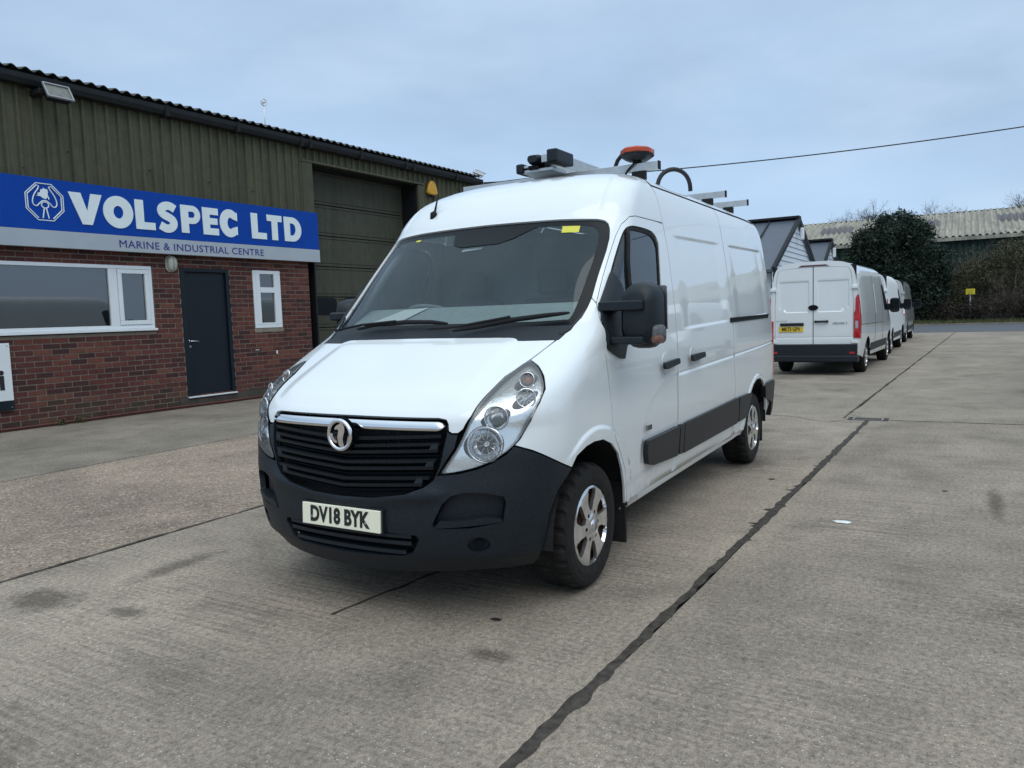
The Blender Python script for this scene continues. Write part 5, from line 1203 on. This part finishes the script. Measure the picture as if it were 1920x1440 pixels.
# ------------------------------------------------------------------ other vans
def build_van(label, group, XR, hs, wsc, detail=True, plate_txt=None, loc=(0, 0, 0), yaw=0):
    PW = M_white if detail else M_white2
    sf = Surf(XR, None, hs, wsc); fn = sf.base; Xp = sf.X; bw = 1.0
    o = empty('van', loc, yaw, label=label, cat='van', group=group)
    ax = XR+1.05
    af = arch_f; ar = [(ax+dx, z) for dx, z in ((-.50, .36), (-.46, .50), (-.38, .64), (-.24, .76), (-.06, .81), (.12, .80), (.28, .73), (.40, .60), (.46, .48), (.48, .37))]
    side = [(.624, 1.386), (.67, 1.415), (.728, 1.479), (.757, 1.54), (.772, 1.585)]+ws_out[5:]+[(0, 2.092), (0, 2.6)]+sf.Xl([(XR+.01, 2.6), (XR+.01, 2.4), (XR+.01, 2.0), (XR+.01, 1.2), (XR+.01, .45)])+sf.Xl(ar+[(-1.36, .35)]+af)+[(1.02, .77), (.934, .802), (.806, .855), (.706, .888), (.735, .919), (.774, .995), (.766, 1.079), (.731, 1.137), (.665, 1.195), (.599, 1.244), (.551, 1.271), (.577, 1.32)]
    wn_ = [Xp(-1.13, 1.36), (.905, 1.50), (.893, 1.64), (.906, 1.798), (.92, 1.932), (.945, 2.002), (1.027, 2.028), (1.346, 2.032)]+sf.Xl([(-2.00, 2.022), (-2.07, 1.99), (-2.10, 1.936), (-2.045, 1.721), (-1.985, 1.50), (-1.90, 1.37)])
    for s in (False, True):
        b = panel('body_side', fn, side, PW, o, [wn_], mir=s, step=.085, th=.01, inset=.001)
        panel('door_window', fn, wn_, M_trim, o, mir=s, off=-.006, th=0, step=.12, inset=-.002)
        panel('side_moulding', fn, sf.Xl([(-1.45, .46), (-1.42, .64), (ax+.50, .64), (ax+.47, .46)]), M_plast, o, mir=s, off=.012, th=.02, step=.15)
        for seg in ([(-2.26, .40), (-2.26, 2.2)], [(-3.7, .40), (-3.7, 2.2)], [(-2.26, 1.08), (XR+.1, 1.10)]):
            if detail: ribbon('panel_gap', fn, sf.Xl(seg), .005, M_shell, o, off=-.001, mir=s)
        if detail:
            for x0, x1 in ((-3.55, -2.42), (XR+.15, -3.85)): 
                q = sf.Xl([(x0, 1.30), (x1, 1.30), (x1, 2.02), (x0, 2.02)]); panel('pressed_panel', fn, chaikin(q, 2), PW, o, mir=s, off=.004, th=.01, step=.12)
        panel('headlight', fn, chaikin(hl, 1), M_refl, o, mir=s, off=0, th=.01, step=.06)
        if detail and s: panel('rear_lamp_side', fn, sf.Xl([(XR+.02, .80), (XR+.11, .80), (XR+.10, 1.2), (XR+.045, 1.72), (XR+.02, 1.74)]), M_red, o, mir=s, off=.008, th=.02, step=.1)
        sg = -1 if s else 1
        mr_ = MB(); Mm = Matrix.Diagonal((1, sg*wsc, 1, 1)); rbox(mr_, -1.25, -1.10, 1.06, 1.30, 1.27, 1.64, .07, Mm); mir_ = mr_.build('mirror', M_plast, o, bevel=.004)
        mm = MB(); mm.box(-1.21, -1.12, .95, 1.10, 1.33, 1.50, Mm); mm.build('mirror_arm', M_plast, mir_, bevel=.02)
        mm = MB(); mm.box(-1.262, -1.252, 1.08, 1.28, 1.36, 1.60, Mm); mm.build('mirror_glass', M_trim, mir_)  # black colour stands in for a dark reflection in the mirror
        for cx in (-.86, ax):
            ml = MB(); n = 12
            for k in range(n):
                a0, a1 = math.pi*k/n, math.pi*(k+1)/n; P = [(cx+.475*math.cos(a), sg*y*wsc, .345+.47*math.sin(a)) for a in (a0, a1) for y in (.55, .985)]; ml.add(P, [(0, 1, 3, 2)])
            ml.build('wheel_arch_liner', M_shell, o); add_wheel(o, cx, .945*wsc+.01, sg, 'back')
    bl2 = [(.618, 1.384), (.577, 1.32), (.549, 1.271), (.511, 1.20), (.505, 1.119), (.508, 1.032), (.494, .971), (.432, .96)]
    panel('bonnet', fn, [(0, 1.39)]+bl2+[(0, .96)]+[(-a, b) for a, b in bl2[::-1]], PW, o, step=.08)
    panel('windscreen', fn, chaikin(wo, 1), M_trim, o, off=-.008, th=0, step=.1, inset=-.002)
    b3 = [(.494, .955), (.47, .885), (.412, .753), (.553, .784), (.67, .849), (.706, .886), (.934, .80), (1.02, .768), Xp(-.529, .729), (1.017, .636), (.945, .405), (.86, .262)]
    panel('bumper', fn, b3+[(-a, b) for a, b in b3[::-1]], M_plast, o, step=.07, th=.03)
    m = MB(); m.box(XR+.1, -.5, -.60, .60, .27, .42); m.build('underbody', M_shell, o)
    # rear end
    H = 2.5*hs; fnr = lambda a, b: np.stack([XR-.02*np.cos(np.clip(np.asarray(a)/.9, -1, 1)*1.4)*np.ones_like(b)+disp_r(a, b), -np.asarray(a, float)+0*b, np.asarray(b, float)+0*a], -1)
    def disp_r(a, b):
        a = np.abs(a); rec = sstep(.085, .10, a)*(1-sstep(.70, .715, a))*sstep(1.36+.10*sstep(.55, .72, a), 1.38+.10*sstep(.55, .72, a), b)*(1-sstep(2.02, 2.035, b))
        return .014*rec+.006*np.exp(-((b-.82)/.008)**2)
    def contour(v): return float(fn(np.array([Xp(XR+.01, v)[0]]), np.array([v]))[0][1])
    vv = list(np.linspace(.45, 2.2, 12))+list(np.linspace(2.25, 2.58, 12)); ctr = [(contour(v), float(sf.fz(v))*hs) for v in vv]
    outer = ctr+[(-a, b) for a, b in ctr[::-1]]
    dw = lambda z: min(.80, np.interp(z, [.66, 1.6, 2.0, 2.2, 2.30], [.80, .80, .775, .745, .70]))
    dR = [(dw(z), z) for z in (.66, 1.0, 1.4, 1.8, 2.05, 2.18, 2.25)]+[(.70, 2.285), (.62, 2.305)]
    dpoly = [(.006, .66)]+dR+[(.3, 2.325), (.006, 2.33)]
    hole = [(0-.0, .655), (.0, 2.334)]
    frame_h = [(dw(.66)+.004, .655)]+[(a+.004, b) for a, b in dR[1:]]+[(.3, 2.329), (0, 2.334)]
    hfull = frame_h+[(-a, b) for a, b in frame_h[:-1][::-1]]
    panel('rear_frame', fnr, outer, PW, o, [hfull], step=.06, th=.03, inset=0)
    lines = [(a, b) for a in (.085, .09, .095, .10, .70, .705, .71, .715) for b in np.arange(1.34, 2.06, .04)]+[(a, b) for b in (.805, .812, .82, .828, .835, 1.355, 1.37, 1.385, 2.015, 2.025, 2.035, 1.46, 1.48) for a in np.arange(.03, .78, .04)]
    for s in (False, True): panel('rear_door', fnr, dpoly, PW, o, step=.04, th=.03, mir=s, extra=lines)
    m = MB(); m.box(XR+.03, XR+.05, -.85, .85, .6, 2.35); m.build('rear_shell', M_shell, o)
    m = MB(); m.box(XR-.07, XR+.25, -.885, .885, .40, .675); bm = m.build('rear_bumper', M_plast, o, bevel=.025)
    m = MB(); m.box(XR-.11, XR+.2, -.90, .90, .29, .43); m.build('step', M_plast, bm, bevel=.025)
    for s in (1, -1):
        m = MB(); m.box(XR-.075, XR-.06, s*.74, s*.84, .47, .51); m.build('reflector', M_red, bm)
        m = MB(); pts = [(.893, .80), (.925, .80), (.915, 1.25), (.885, 1.70), (.872, 1.70), (.89, 1.25)] if detail and s > 0 else [(.80, .80), (.925, .80), (.915, 1.25), (.885, 1.70), (.865, 1.72), (.83, 1.64), (.825, 1.40), (.80, 1.33)] if detail else [(.86, 1.05), (.92, 1.05), (.915, 1.25), (.885, 1.62), (.87, 1.64), (.865, 1.40)]
        V = [(XR-.035, s*a*wsc/.935, b) for a, b in pts]+[(XR+.06, s*a*wsc/.935, b) for a, b in pts]; n = len(pts)
        m.add(V, [tuple(range(n)), tuple(range(2*n-1, n-1, -1))]+[(i, i+n, (i+1) % n+n, (i+1) % n) for i in range(n)]); rl = m.build('rear_lamp', M_red, o, bevel=.006)
        if s < 0 or not detail: m = MB(); m.box(XR-.042, XR-.03, s*(.845 if detail else .87), s*.90, 1.0 if detail else 1.1, 1.16 if detail else 1.45); m.build('reverse_lens', M_refl, rl)
        for z in (1.87, .72): m = MB(); m.box(XR-.05, XR+.02, s*.77, s*.90, z-.035, z+.035); m.build('hinge', PW, o, bevel=.01)
    m = MB(); m.add([(XR-.03, -.32, 2.345), (XR-.03, .30, 2.345), (XR-.03, .24, 2.375), (XR-.03, -.25, 2.375), (XR+.03, -.32, 2.345), (XR+.03, .30, 2.345), (XR+.03, .24, 2.375), (XR+.03, -.25, 2.375)], [(0, 3, 2, 1), (4, 5, 6, 7), (0, 1, 5, 4), (2, 3, 7, 6), (0, 4, 7, 3), (1, 2, 6, 5)]); m.build('brake_lamp', M_redd, o)
    Mr = Matrix.Rotation(R(-90), 4, 'Z') @ Matrix.Rotation(R(90), 4, 'X')     # text readable from behind (x -> -y)
    # recess, plate, handle
    m = MB(); m.box(XR-.05, XR-.02, .19, .69, 1.075, 1.14); m.build('plate_lamp_bar', M_plast, o, bevel=.012)
    m = MB(); m.box(XR-.034, XR-.022, .21, .71, .945, 1.055); pl = m.build('number_plate', M_platey, o, bevel=.002)
    if plate_txt: txt('plate_lettering', plate_txt, .115, M_ink, pl, Matrix.Translation((XR-.0355, .46, 1.0)) @ Mr, .0008, .003, sx=.74)
    m = MB(); m.tube([(XR-.03, -.04, 1.16), (XR-.055, -.08, 1.16), (XR-.055, -.26, 1.16), (XR-.03, -.30, 1.16)], [.028, .022, .022, .028], 8); m.build('handle', M_plast, o, smooth=True)
    e8 = [(.105*math.cos(t), .062*math.sin(t)) for t in np.linspace(0, 2*math.pi, 25)[:-1]]
    m = MB(); V = [(XR-.02, a, 1.46+b) for a, b in e8]+[(XR-.045, a*.9, 1.46+b*.9) for a, b in e8]; m.add(V, [(i, (i+1) % 24, 24+(i+1) % 24, 24+i) for i in range(24)]+[tuple(range(24, 48))]); m.build('badge', M_trim, o)
    if plate_txt:
        txt('lettering', 'DELIVER 9', .05, M_galv, o, Matrix.Translation((XR-.024, -.54, 1.115)) @ Mr, .001, .0015, sx=1.3)
        txt('lettering', 'TURBO DIESEL', .030, M_galv, o, Matrix.Translation((XR-.024, -.56, 1.185)) @ Mr, .001, .0, sx=1.3) if False else None
        txt('lettering', 'SAIC MOTOR', .034, M_galv, o, Matrix.Translation((XR-.024, .66, 1.185)) @ Mr, .001, .0, sx=1.2)
    return o
def place(o, rear_x, yc, yaw, XRv): # vehicle pointing away down -x (yaw about 180 degrees)
    o.rotation_euler = (0, 0, math.pi+yaw); o.location = (rear_x+XRv*math.cos(yaw), yc+XRv*math.sin(yaw), 0)
def copy_tree(o, parent=None, repl=None):
    c = o.copy(); C.objects.link(c); c.parent = parent
    if repl and c.type == 'MESH' and c.data.materials and c.data.materials[0] == M_white2:
        c.material_slots[0].link = 'OBJECT'; c.material_slots[0].material = repl
    for ch in o.children: copy_tree(ch, c, repl)
    return c
GV = 'vans parked in a row beyond the foreground van'
vA = build_van('white van with yellow rear plate MK73 GPV, nearest of the parked row', GV, -5.9, .98, .952, True, 'MK73 GPV'); place(vA, -14.75, -.068, R(-1.8)*-1*-1, -5.9)
vB = build_van('second white van in the parked row, mostly hidden behind the one with the yellow plate', GV, -5.5, .965, .94, False); place(vB, -21.65, -.02, R(-.7), -5.5)
vC = copy_tree(vB, None, M_silver); vC['label'] = 'silver grey van at the far end of the parked row, nearest the road'; place(vC, -29.1, -.02, R(-.5), -5.5)
GR = 'vans parked opposite the office outside the frame'
for k, (x, y, yw, lab) in enumerate(((-14.6, 5.9, 0, 'white van parked side on opposite the brick office, nose away from the camera'), (-15.3, 6.2, 180, 'white van parked nose to nose with another opposite the brick office'), (-3.5, 7.6, 2, 'white van parked right of the camera opposite the foreground van'))):
    c = copy_tree(vB); c['label'] = lab; c['group'] = GR; c.location = (x, y, 0); c.rotation_euler = (0, 0, R(yw+180)); c.scale = (1, 1, 1.12)
# ------------------------------------------------------------------ far buildings
def shed(x0, x1, xa, za, ze, y, ylen, lab):
    o = empty('shed', (xa, y, 0), label=lab, cat='shed'); w0, w1 = x0-xa, x1-xa      # x0 near eave (+), x1 far eave
    m = MB(); m.box(w1+.1, w0-.1, -ylen, -.06, 0, ze-.25); m.build('walls', M_wboard, o)
    n = int((za-.3)/.22)
    zb = 0
    while zb < za-.15:
        zt2 = zb+.2; f = lambda z: np.clip((za-z)/(za-ze), 0, 1)
        a0, b0 = w0*f(zb)-.0, w1*f(zb); a1, b1 = w0*f(zt2), w1*f(zt2)
        if zt2 < za: m = MB(); m.add([(a0, .0, zb+.004), (b0, .0, zb+.004), (b1, -.025, zt2), (a1, -.025, zt2)], [(0, 1, 2, 3)]); m.build('board', M_wboard, o)
        zb = zt2
    for sx_, w_ in ((1, w0), (-1, w1)):
        m = MB(); t = .10; P = [(0, .12, za), (w_*1.07, .12, ze-(za-ze)*.07), (w_*1.07, -ylen, ze-(za-ze)*.07), (0, -ylen, za)]
        m.add(P+[(a, b, c-t) for a, b, c in P], [(0, 1, 2, 3) if sx_ < 0 else (3, 2, 1, 0), (7, 6, 5, 4) if sx_ < 0 else (4, 5, 6, 7), (0, 4, 5, 1), (1, 5, 6, 2), (2, 6, 7, 3)]); rf = m.build('roof', M_shedroof, o)
        for k in range(int(ylen/1.05)):
            y_ = .08-k*1.05; m = MB(); dx, dz = w_*1.07, -(za-ze)*1.07
            m.add([(0, y_, za), (0, y_-.05, za), (dx, y_-.05, za+dz), (dx, y_, za+dz), (0, y_, za+.07), (0, y_-.05, za+.07), (dx, y_-.05, za+dz+.07), (dx, y_, za+dz+.07)], [(4, 5, 6, 7), (0, 4, 7, 3), (1, 2, 6, 5), (2, 3, 7, 6)]); m.build('seam', M_dkmetal, rf)
        m = MB(); dx, dz = w_*1.08, -(za-ze)*1.08
        m.add([(0, .14, za+.08), (dx, .14, za+dz+.08), (dx, .14, za+dz-.13), (0, .14, za-.13), (0, .10, za+.08), (dx, .10, za+dz+.08), (dx, .10, za+dz-.13), (0, .10, za-.13)], [(0, 1, 2, 3), (4, 7, 6, 5), (0, 4, 5, 1), (2, 6, 7, 3)]); m.build('bargeboard', M_dkmetal, o)
    m = MB(); m.box(-.11, .11, .145, .28, za-.85, za-.38); m.build('gable_lamp', M_upvc, o, bevel=.04)
    m = MB(); m.box(-.25, .25, -ylen, .13, za+.0, za+.09); m.build('ridge_cap', M_dkmetal, o)
shed(-24.9, -34.1, -29.5, 4.98, 2.95, -3.0, 9, 'nearer white boarded shed with a dark seamed gable roof, behind the parked vans')
shed(-35.0, -42.0, -38.4, 4.72, 2.9, -3.0, 8, 'farther white boarded shed with a dark gable roof, partly behind the nearer shed')
nb = empty('warehouse', (-25, -20, 0), label='dark roofed unit glimpsed between the olive building end and the front roof bar', cat='building')
m = MB(); m.box(-14, 0, -12, 9.5, 0, 6.9); m.build('walls', M_clad, nb); m = MB(); m.box(-14.2, .25, -12, 9.7, 6.95, 7.12, Matrix.Rotation(R(-.6), 4, 'X')); m.build('roof', M_dkmetal, nb)
barn = empty('barn', (-75, 0, 0), label='long low barn with pale corrugated roof and dark green walls across the road', cat='barn')
y = 45.0
while y > -40:
    e_ = y-1.0; m = MB(); xs_ = np.linspace(y, e_, 17); V = []
    for k, q in enumerate(xs_): h = .11*math.cos(2*math.pi*q/.5); V += [(.5, q, 7.1+h), (-9.5, q, 10.15+h), (.5, q, 7.06+h)]
    m.add(V, [(3*i, 3*i+3, 3*i+4, 3*i+1) for i in range(16)]+[(3*i+2, 3*i+5, 3*i+3, 3*i) for i in range(16)]); m.build('roof_sheet', M_barnroof, barn)
    e_ = y-1.0; y = e_
for y0, y1_ in ((-9.6, -6.6), (9.0, 1.2+4.2), (-1.0, .8), (14, 10.5), (22, 19)):
    m = MB(); V = []; 
    for k, q in enumerate(np.linspace(max(y0, y1_), min(y0, y1_), 31)): h = .11*math.cos(2*math.pi*q/.5)+.05; V += [(-4.2, q, 8.53+h), (-6.6, q, 9.265+h)]
    m.add(V, [(2*i, 2*i+2, 2*i+3, 2*i+1) for i in range(30)]); m.build('rooflight', M_rooflight, barn)
m = MB(); m.box(.42, .60, -40, 45, 6.72, 7.02); m.build('eaves_gutter', M_barnroof, barn)
s_ = 45.0
while s_ > -40:
    m = MB(); V = []
    for q in np.linspace(s_, s_-2.5, 26): h = .05*(1 if math.cos(2*math.pi*q/.5) > 0 else -1); V += [(h, q, 0), (h, q, 6.9)]
    m.add(V, [(2*i, 2*i+1, 2*i+3, 2*i+2)[::-1] for i in range(25)]); m.build('wall_sheet', M_barnwall, barn); s_ -= 2.5
m = MB(); m.add([(-9.5, -40, 10.15), (-9.5, 45, 10.15), (-19, 45, 7.1), (-19, -40, 7.1)], [(0, 1, 2, 3)]); m.build('rear_roof', M_barnroof, barn)
# ------------------------------------------------------------------ vegetation
def leaves(name, blobs, n, size, mat, parent=None, flat=.5, r=rng, gap=.0, **k):
    """many small leaf faces through a set of ellipsoids, denser at the outside"""
    vol = np.array([b[3]*b[4]*b[5] for b in blobs])**.75; cnt = (vol/vol.sum()*n).astype(int); Vs = []
    for b, c in zip(blobs, cnt):
        d = r.randn(c, 3); d /= np.linalg.norm(d, axis=1, keepdims=True); rad = r.rand(c, 1)**.28
        # lumpy outline
        ph = r.rand(6)*6.28; lump = 1+.17*np.sin(d[:, :1]*7+ph[0])*np.sin(d[:, 1:2]*8+ph[1])+.15*np.sin(d[:, 2:3]*9+ph[2]+d[:, :1]*5)+.05*r.randn(c, 1)
        P = np.array(b[:3])+d*rad*lump*np.array(b[3:6])
        clump = np.sin(P[:, 0]*2.1+ph[3])*np.sin(P[:, 1]*2.3+ph[4])*np.sin(P[:, 2]*2.6+ph[5])
        P = P[(clump > -.2) | (r.rand(c) < .22)]; P = P[P[:, 2] > .05]; Vs.append(P)
    P = np.concatenate(Vs); N = len(P); s = size*(.6+.8*r.rand(N, 1))
    a = r.randn(N, 3); a /= np.linalg.norm(a, axis=1, keepdims=True); b_ = np.cross(a, r.randn(N, 3)); b_ /= np.linalg.norm(b_, axis=1, keepdims=True)
    V = np.stack([P-a*s, P+b_*s*flat, P+a*s, P-b_*s*flat], 1).reshape(-1, 3); F = np.arange(4*N).reshape(-1, 4)
    me = bpy.data.meshes.new(name); me.from_pydata(V.tolist(), [], F.tolist()); return link(name, me, mat, parent, **k)
def twigs(name, base, n, h, spread, r0, mat, parent=None, lean=(0, 0), depth=4, seed=1, **k):
    r = np.random.RandomState(seed); m = MB()
    def br(p, d, l, rad, dep):
        pts = [p]; q = p; dd = d
        for i in range(3): dd = (dd+Vector(r.randn(3)*.16)+Vector((0, 0, .06))).normalized(); q = q+dd*l/3; pts.append(q)
        m.tube(pts, [rad, rad*.85, rad*.7, rad*.5], 4 if dep > 1 else 3, cap=False)
        if dep > 0:
            for j in range(r.randint(3, 6)):
                i = r.randint(1, 4); nd = (dd+Vector(r.randn(3)*.62)).normalized(); br(pts[i], nd, l*(.5+.3*r.rand()), rad*.5, dep-1)
    for i in range(n):
        a = r.rand()*6.28; d = Vector((math.cos(a)*spread+lean[0], math.sin(a)*spread+lean[1], 1)).normalized(); br(Vector(base)+Vector((r.randn()*.15*(n > 1), r.randn()*.15*(n > 1), 0)), d, h*(.40+.15*r.rand()), r0, depth)
    return m.build(name, mat, parent, **k)
tr = empty('ivy_tree', (-60, -1.5, 0), label='dark evergreen mass of an ivy covered tree between the parked vans and the barn', cat='tree')
blobs = [(0, 0-.1, 5.6, 2.4, 2.7, 2.3), (0, -1.3, 5.4, 2, 1.9, 1.9), (.2, 1.2, 6.0, 1.6, 1.4, 1.6), (.5, 1.9, 4.2, 2, 1.7, 1.6), (.8, 1.0, 3.0, 2.2, 2.3, 2.3), (.8, -1.5, 2.6, 2.2, 2.3, 2.6), (.8, 2.6, 3.3, 1.6, 1.1, 1.4), (1.0, 2.2, 1.7, 2, 1.6, 1.8), (0, -2.5, 4.4, 1.8, 1.2, 1.6), (0, .5, 7.2, 1.1, .9, 1.0), (.1, -.7, 7.3, .8, .7, .8), (.2, 1.7, 6.6, .7, .7, .8), (0, -2.3, 6.2, .8, .7, .9), (.2, 3.1, 4.6, .6, .5, .6)]
leaves('crown', blobs, 70000, .075, M_ivy, tr)
leaves('inner_foliage', [(b[0]-.1, b[1], b[2], b[3]*.8, b[4]*.8, b[5]*.8) for b in blobs], 9000, .22, M_ivy, tr)
m = MB(); m.tube([(0, 0, 0), (.1, -.1, 2.5), (0, .1, 5), (0, 0, 7)], [.35, .3, .2, .1], 10); m.build('trunk', M_bark, tr, smooth=True)
def shrub(x, y, bl, n, lab, mat=M_hedge, size=.06, tw=5, seed=3, h=4.0, cat='shrub', grp=None):
    o = empty('hedge_shrub', (x, y, 0), label=lab, cat=cat); leaves('foliage', bl, n, size, mat, o); 
    twigs('stems', (0, 0, 0), tw, h, .55, .05, M_twig, o, depth=4, seed=seed); return o
shrub(-59.5, 3.6, [(0, 0, 2.6, 1.6, 1.7, 2.3), (0, .8, 3.4, 1.4, 1.3, 1.3), (0, -.8, 1.6, 1.5, 1.2, 1.5)], 16000, 'olive shrub behind the yellow sign, left end of the tall roadside hedge', seed=5, h=4.4)
shrub(-59.6, 6.2, [(0, 0, 3.3, 1.7, 2.0, 2.5), (0, -.9, 4.4, 1.3, 1.1, 1.1), (0, 1.2, 4.4, 1.4, 1.3, 1.4)], 20000, 'tallest olive brown shrub in the roadside hedge at the picture edge', seed=6, h=5.6)
shrub(-59.4, 9.4, [(0, 0, 3.2, 1.7, 2.1, 2.5), (0, .6, 4.6, 1.3, 1.3, 1.2)], 12000, 'hedge shrub just outside the right edge of the picture', seed=7, h=5)
shrub(-58.3, 1.4, [(0, 0, .8, 1.0, 1.9, .9), (0, 1.6, .7, .8, 1.2, .7)], 9000, 'low dark scrub under the ivy tree beside the road', M_scrub, .05, 6, 8, 1.8)
shrub(-58.0, 5.0, [(0, 0, .9, .9, 2.2, 1.0), (0, 1.8, .9, .9, 1.4, .9)], 10000, 'low brown scrub behind and right of the yellow sign', M_scrub, .05, 6, 9, 2.2)
shrub(-58.2, -3.2, [(0, 0, .9, 1.0, 2.0, .9)], 7000, 'low scrub behind the far silver van', M_scrub, .05, 5, 10, 1.8)
for i in range(5):
    shrub(-63+.2*i, 1.8+2.3*i, [(0, 0, 2.2, 1.2, 1.7, 2.3)], 5000, ['', 'second ', 'third ', 'fourth ', 'fifth '][i]+'dim shrub from the left in the rear line of the hedge', M_scrub, .09, 3, 20+i, 3.2)
N = 26000; gx = -54.6-4.2*rng.rand(N)**1.2; gy = -14+34*rng.rand(N); gh = .06+.20*rng.rand(N)*np.clip((-gx-54.6)/1.5, .3, 1.3); ga = rng.rand(N)*6.28
V = np.stack([np.stack([gx-.02*np.cos(ga), gy-.02*np.sin(ga), 0*gx+.04], 1), np.stack([gx+.02*np.cos(ga), gy+.02*np.sin(ga), 0*gx+.04], 1), np.stack([gx+.06*np.sin(ga), gy+.06*np.cos(ga), gh+.05], 1)], 1).reshape(-1, 3)
me = bpy.data.meshes.new('grass'); me.from_pydata(V.tolist(), [], np.arange(3*N).reshape(-1, 3).tolist()); link('grass', me, M_grass, kind='stuff', label='rough grass along the verge beyond the road', cat='grass')
for i, (x, y, h, r_, lab) in enumerate(((-92, -4.6, 12.6, .16, 'large bare tree spreading above the ivy tree'), (-96, -9.5, 12.0, .14, 'thin bare tree above the left end of the barn roof'), (-93, 1.6, 12.2, .13, 'bare tree over the barn roof just right of the ivy tree'), (-94, .0, 11.8, .1, 'slender bare tree close to the ivy tree crown'), (-96, 9.2, 12.7, .14, 'bare tree rising behind the barn near the right edge'), (-95, 12.0, 13.2, .12, 'bare tree behind the barn at the right edge of the picture'))):
    o = empty('bare_tree', (x, y, 0), label=lab, cat='tree'); m = MB(); m.tube([(0, 0, 0), (.1, .1, h*.3), (0, 0, h*.62)], [r_*1.6, r_*1.2, r_*.8], 8); m.build('trunk', M_bark, o, smooth=True)
    twigs('branches', (0, 0, h*.58), 14 if i == 0 else 10, h*.44, .8 if i == 0 else .6, .10, M_bark, o, depth=4, seed=40+i)
o = empty('warning_sign', (-58, 3.22, 0), label='small yellow rectangular sign on a grey post by the far hedge', cat='sign')
m = MB(); m.tube([(0, 0, 0), (0, 0, 2.0)], .045, 8); m.build('post', M_galv, o, smooth=True); m = MB(); m.box(.05, .07, -.27, .27, 1.93, 2.31); m.build('board', M_ysign, o)
for z, w_ in ((2.21, .18), (2.12, .12), (2.03, .16)): m = MB(); m.box(.07, .074, -w_, w_, z-.015, z+.015); m.build('print', simple('faded_print', (.30, .25, .03)) if 'faded_print' not in MATS else MATS['faded_print'], o)
# overhead cable from the building corner out over the yard
A = Vector((-15.72, -9.22, 5.28)); Bp = Vector((-21.498, 8.546, 6.157)); 
m = MB(); pts = []
for t in np.linspace(0, 1, 41): p = A.lerp(Bp, t); p.z -= 1.3*t*(1-t); pts.append(p)
m.tube(pts, .016, 6); m.build('overhead_cable', M_cable, smooth=True, label='thin black overhead cable crossing the sky from the building corner to the right', cat='cable')
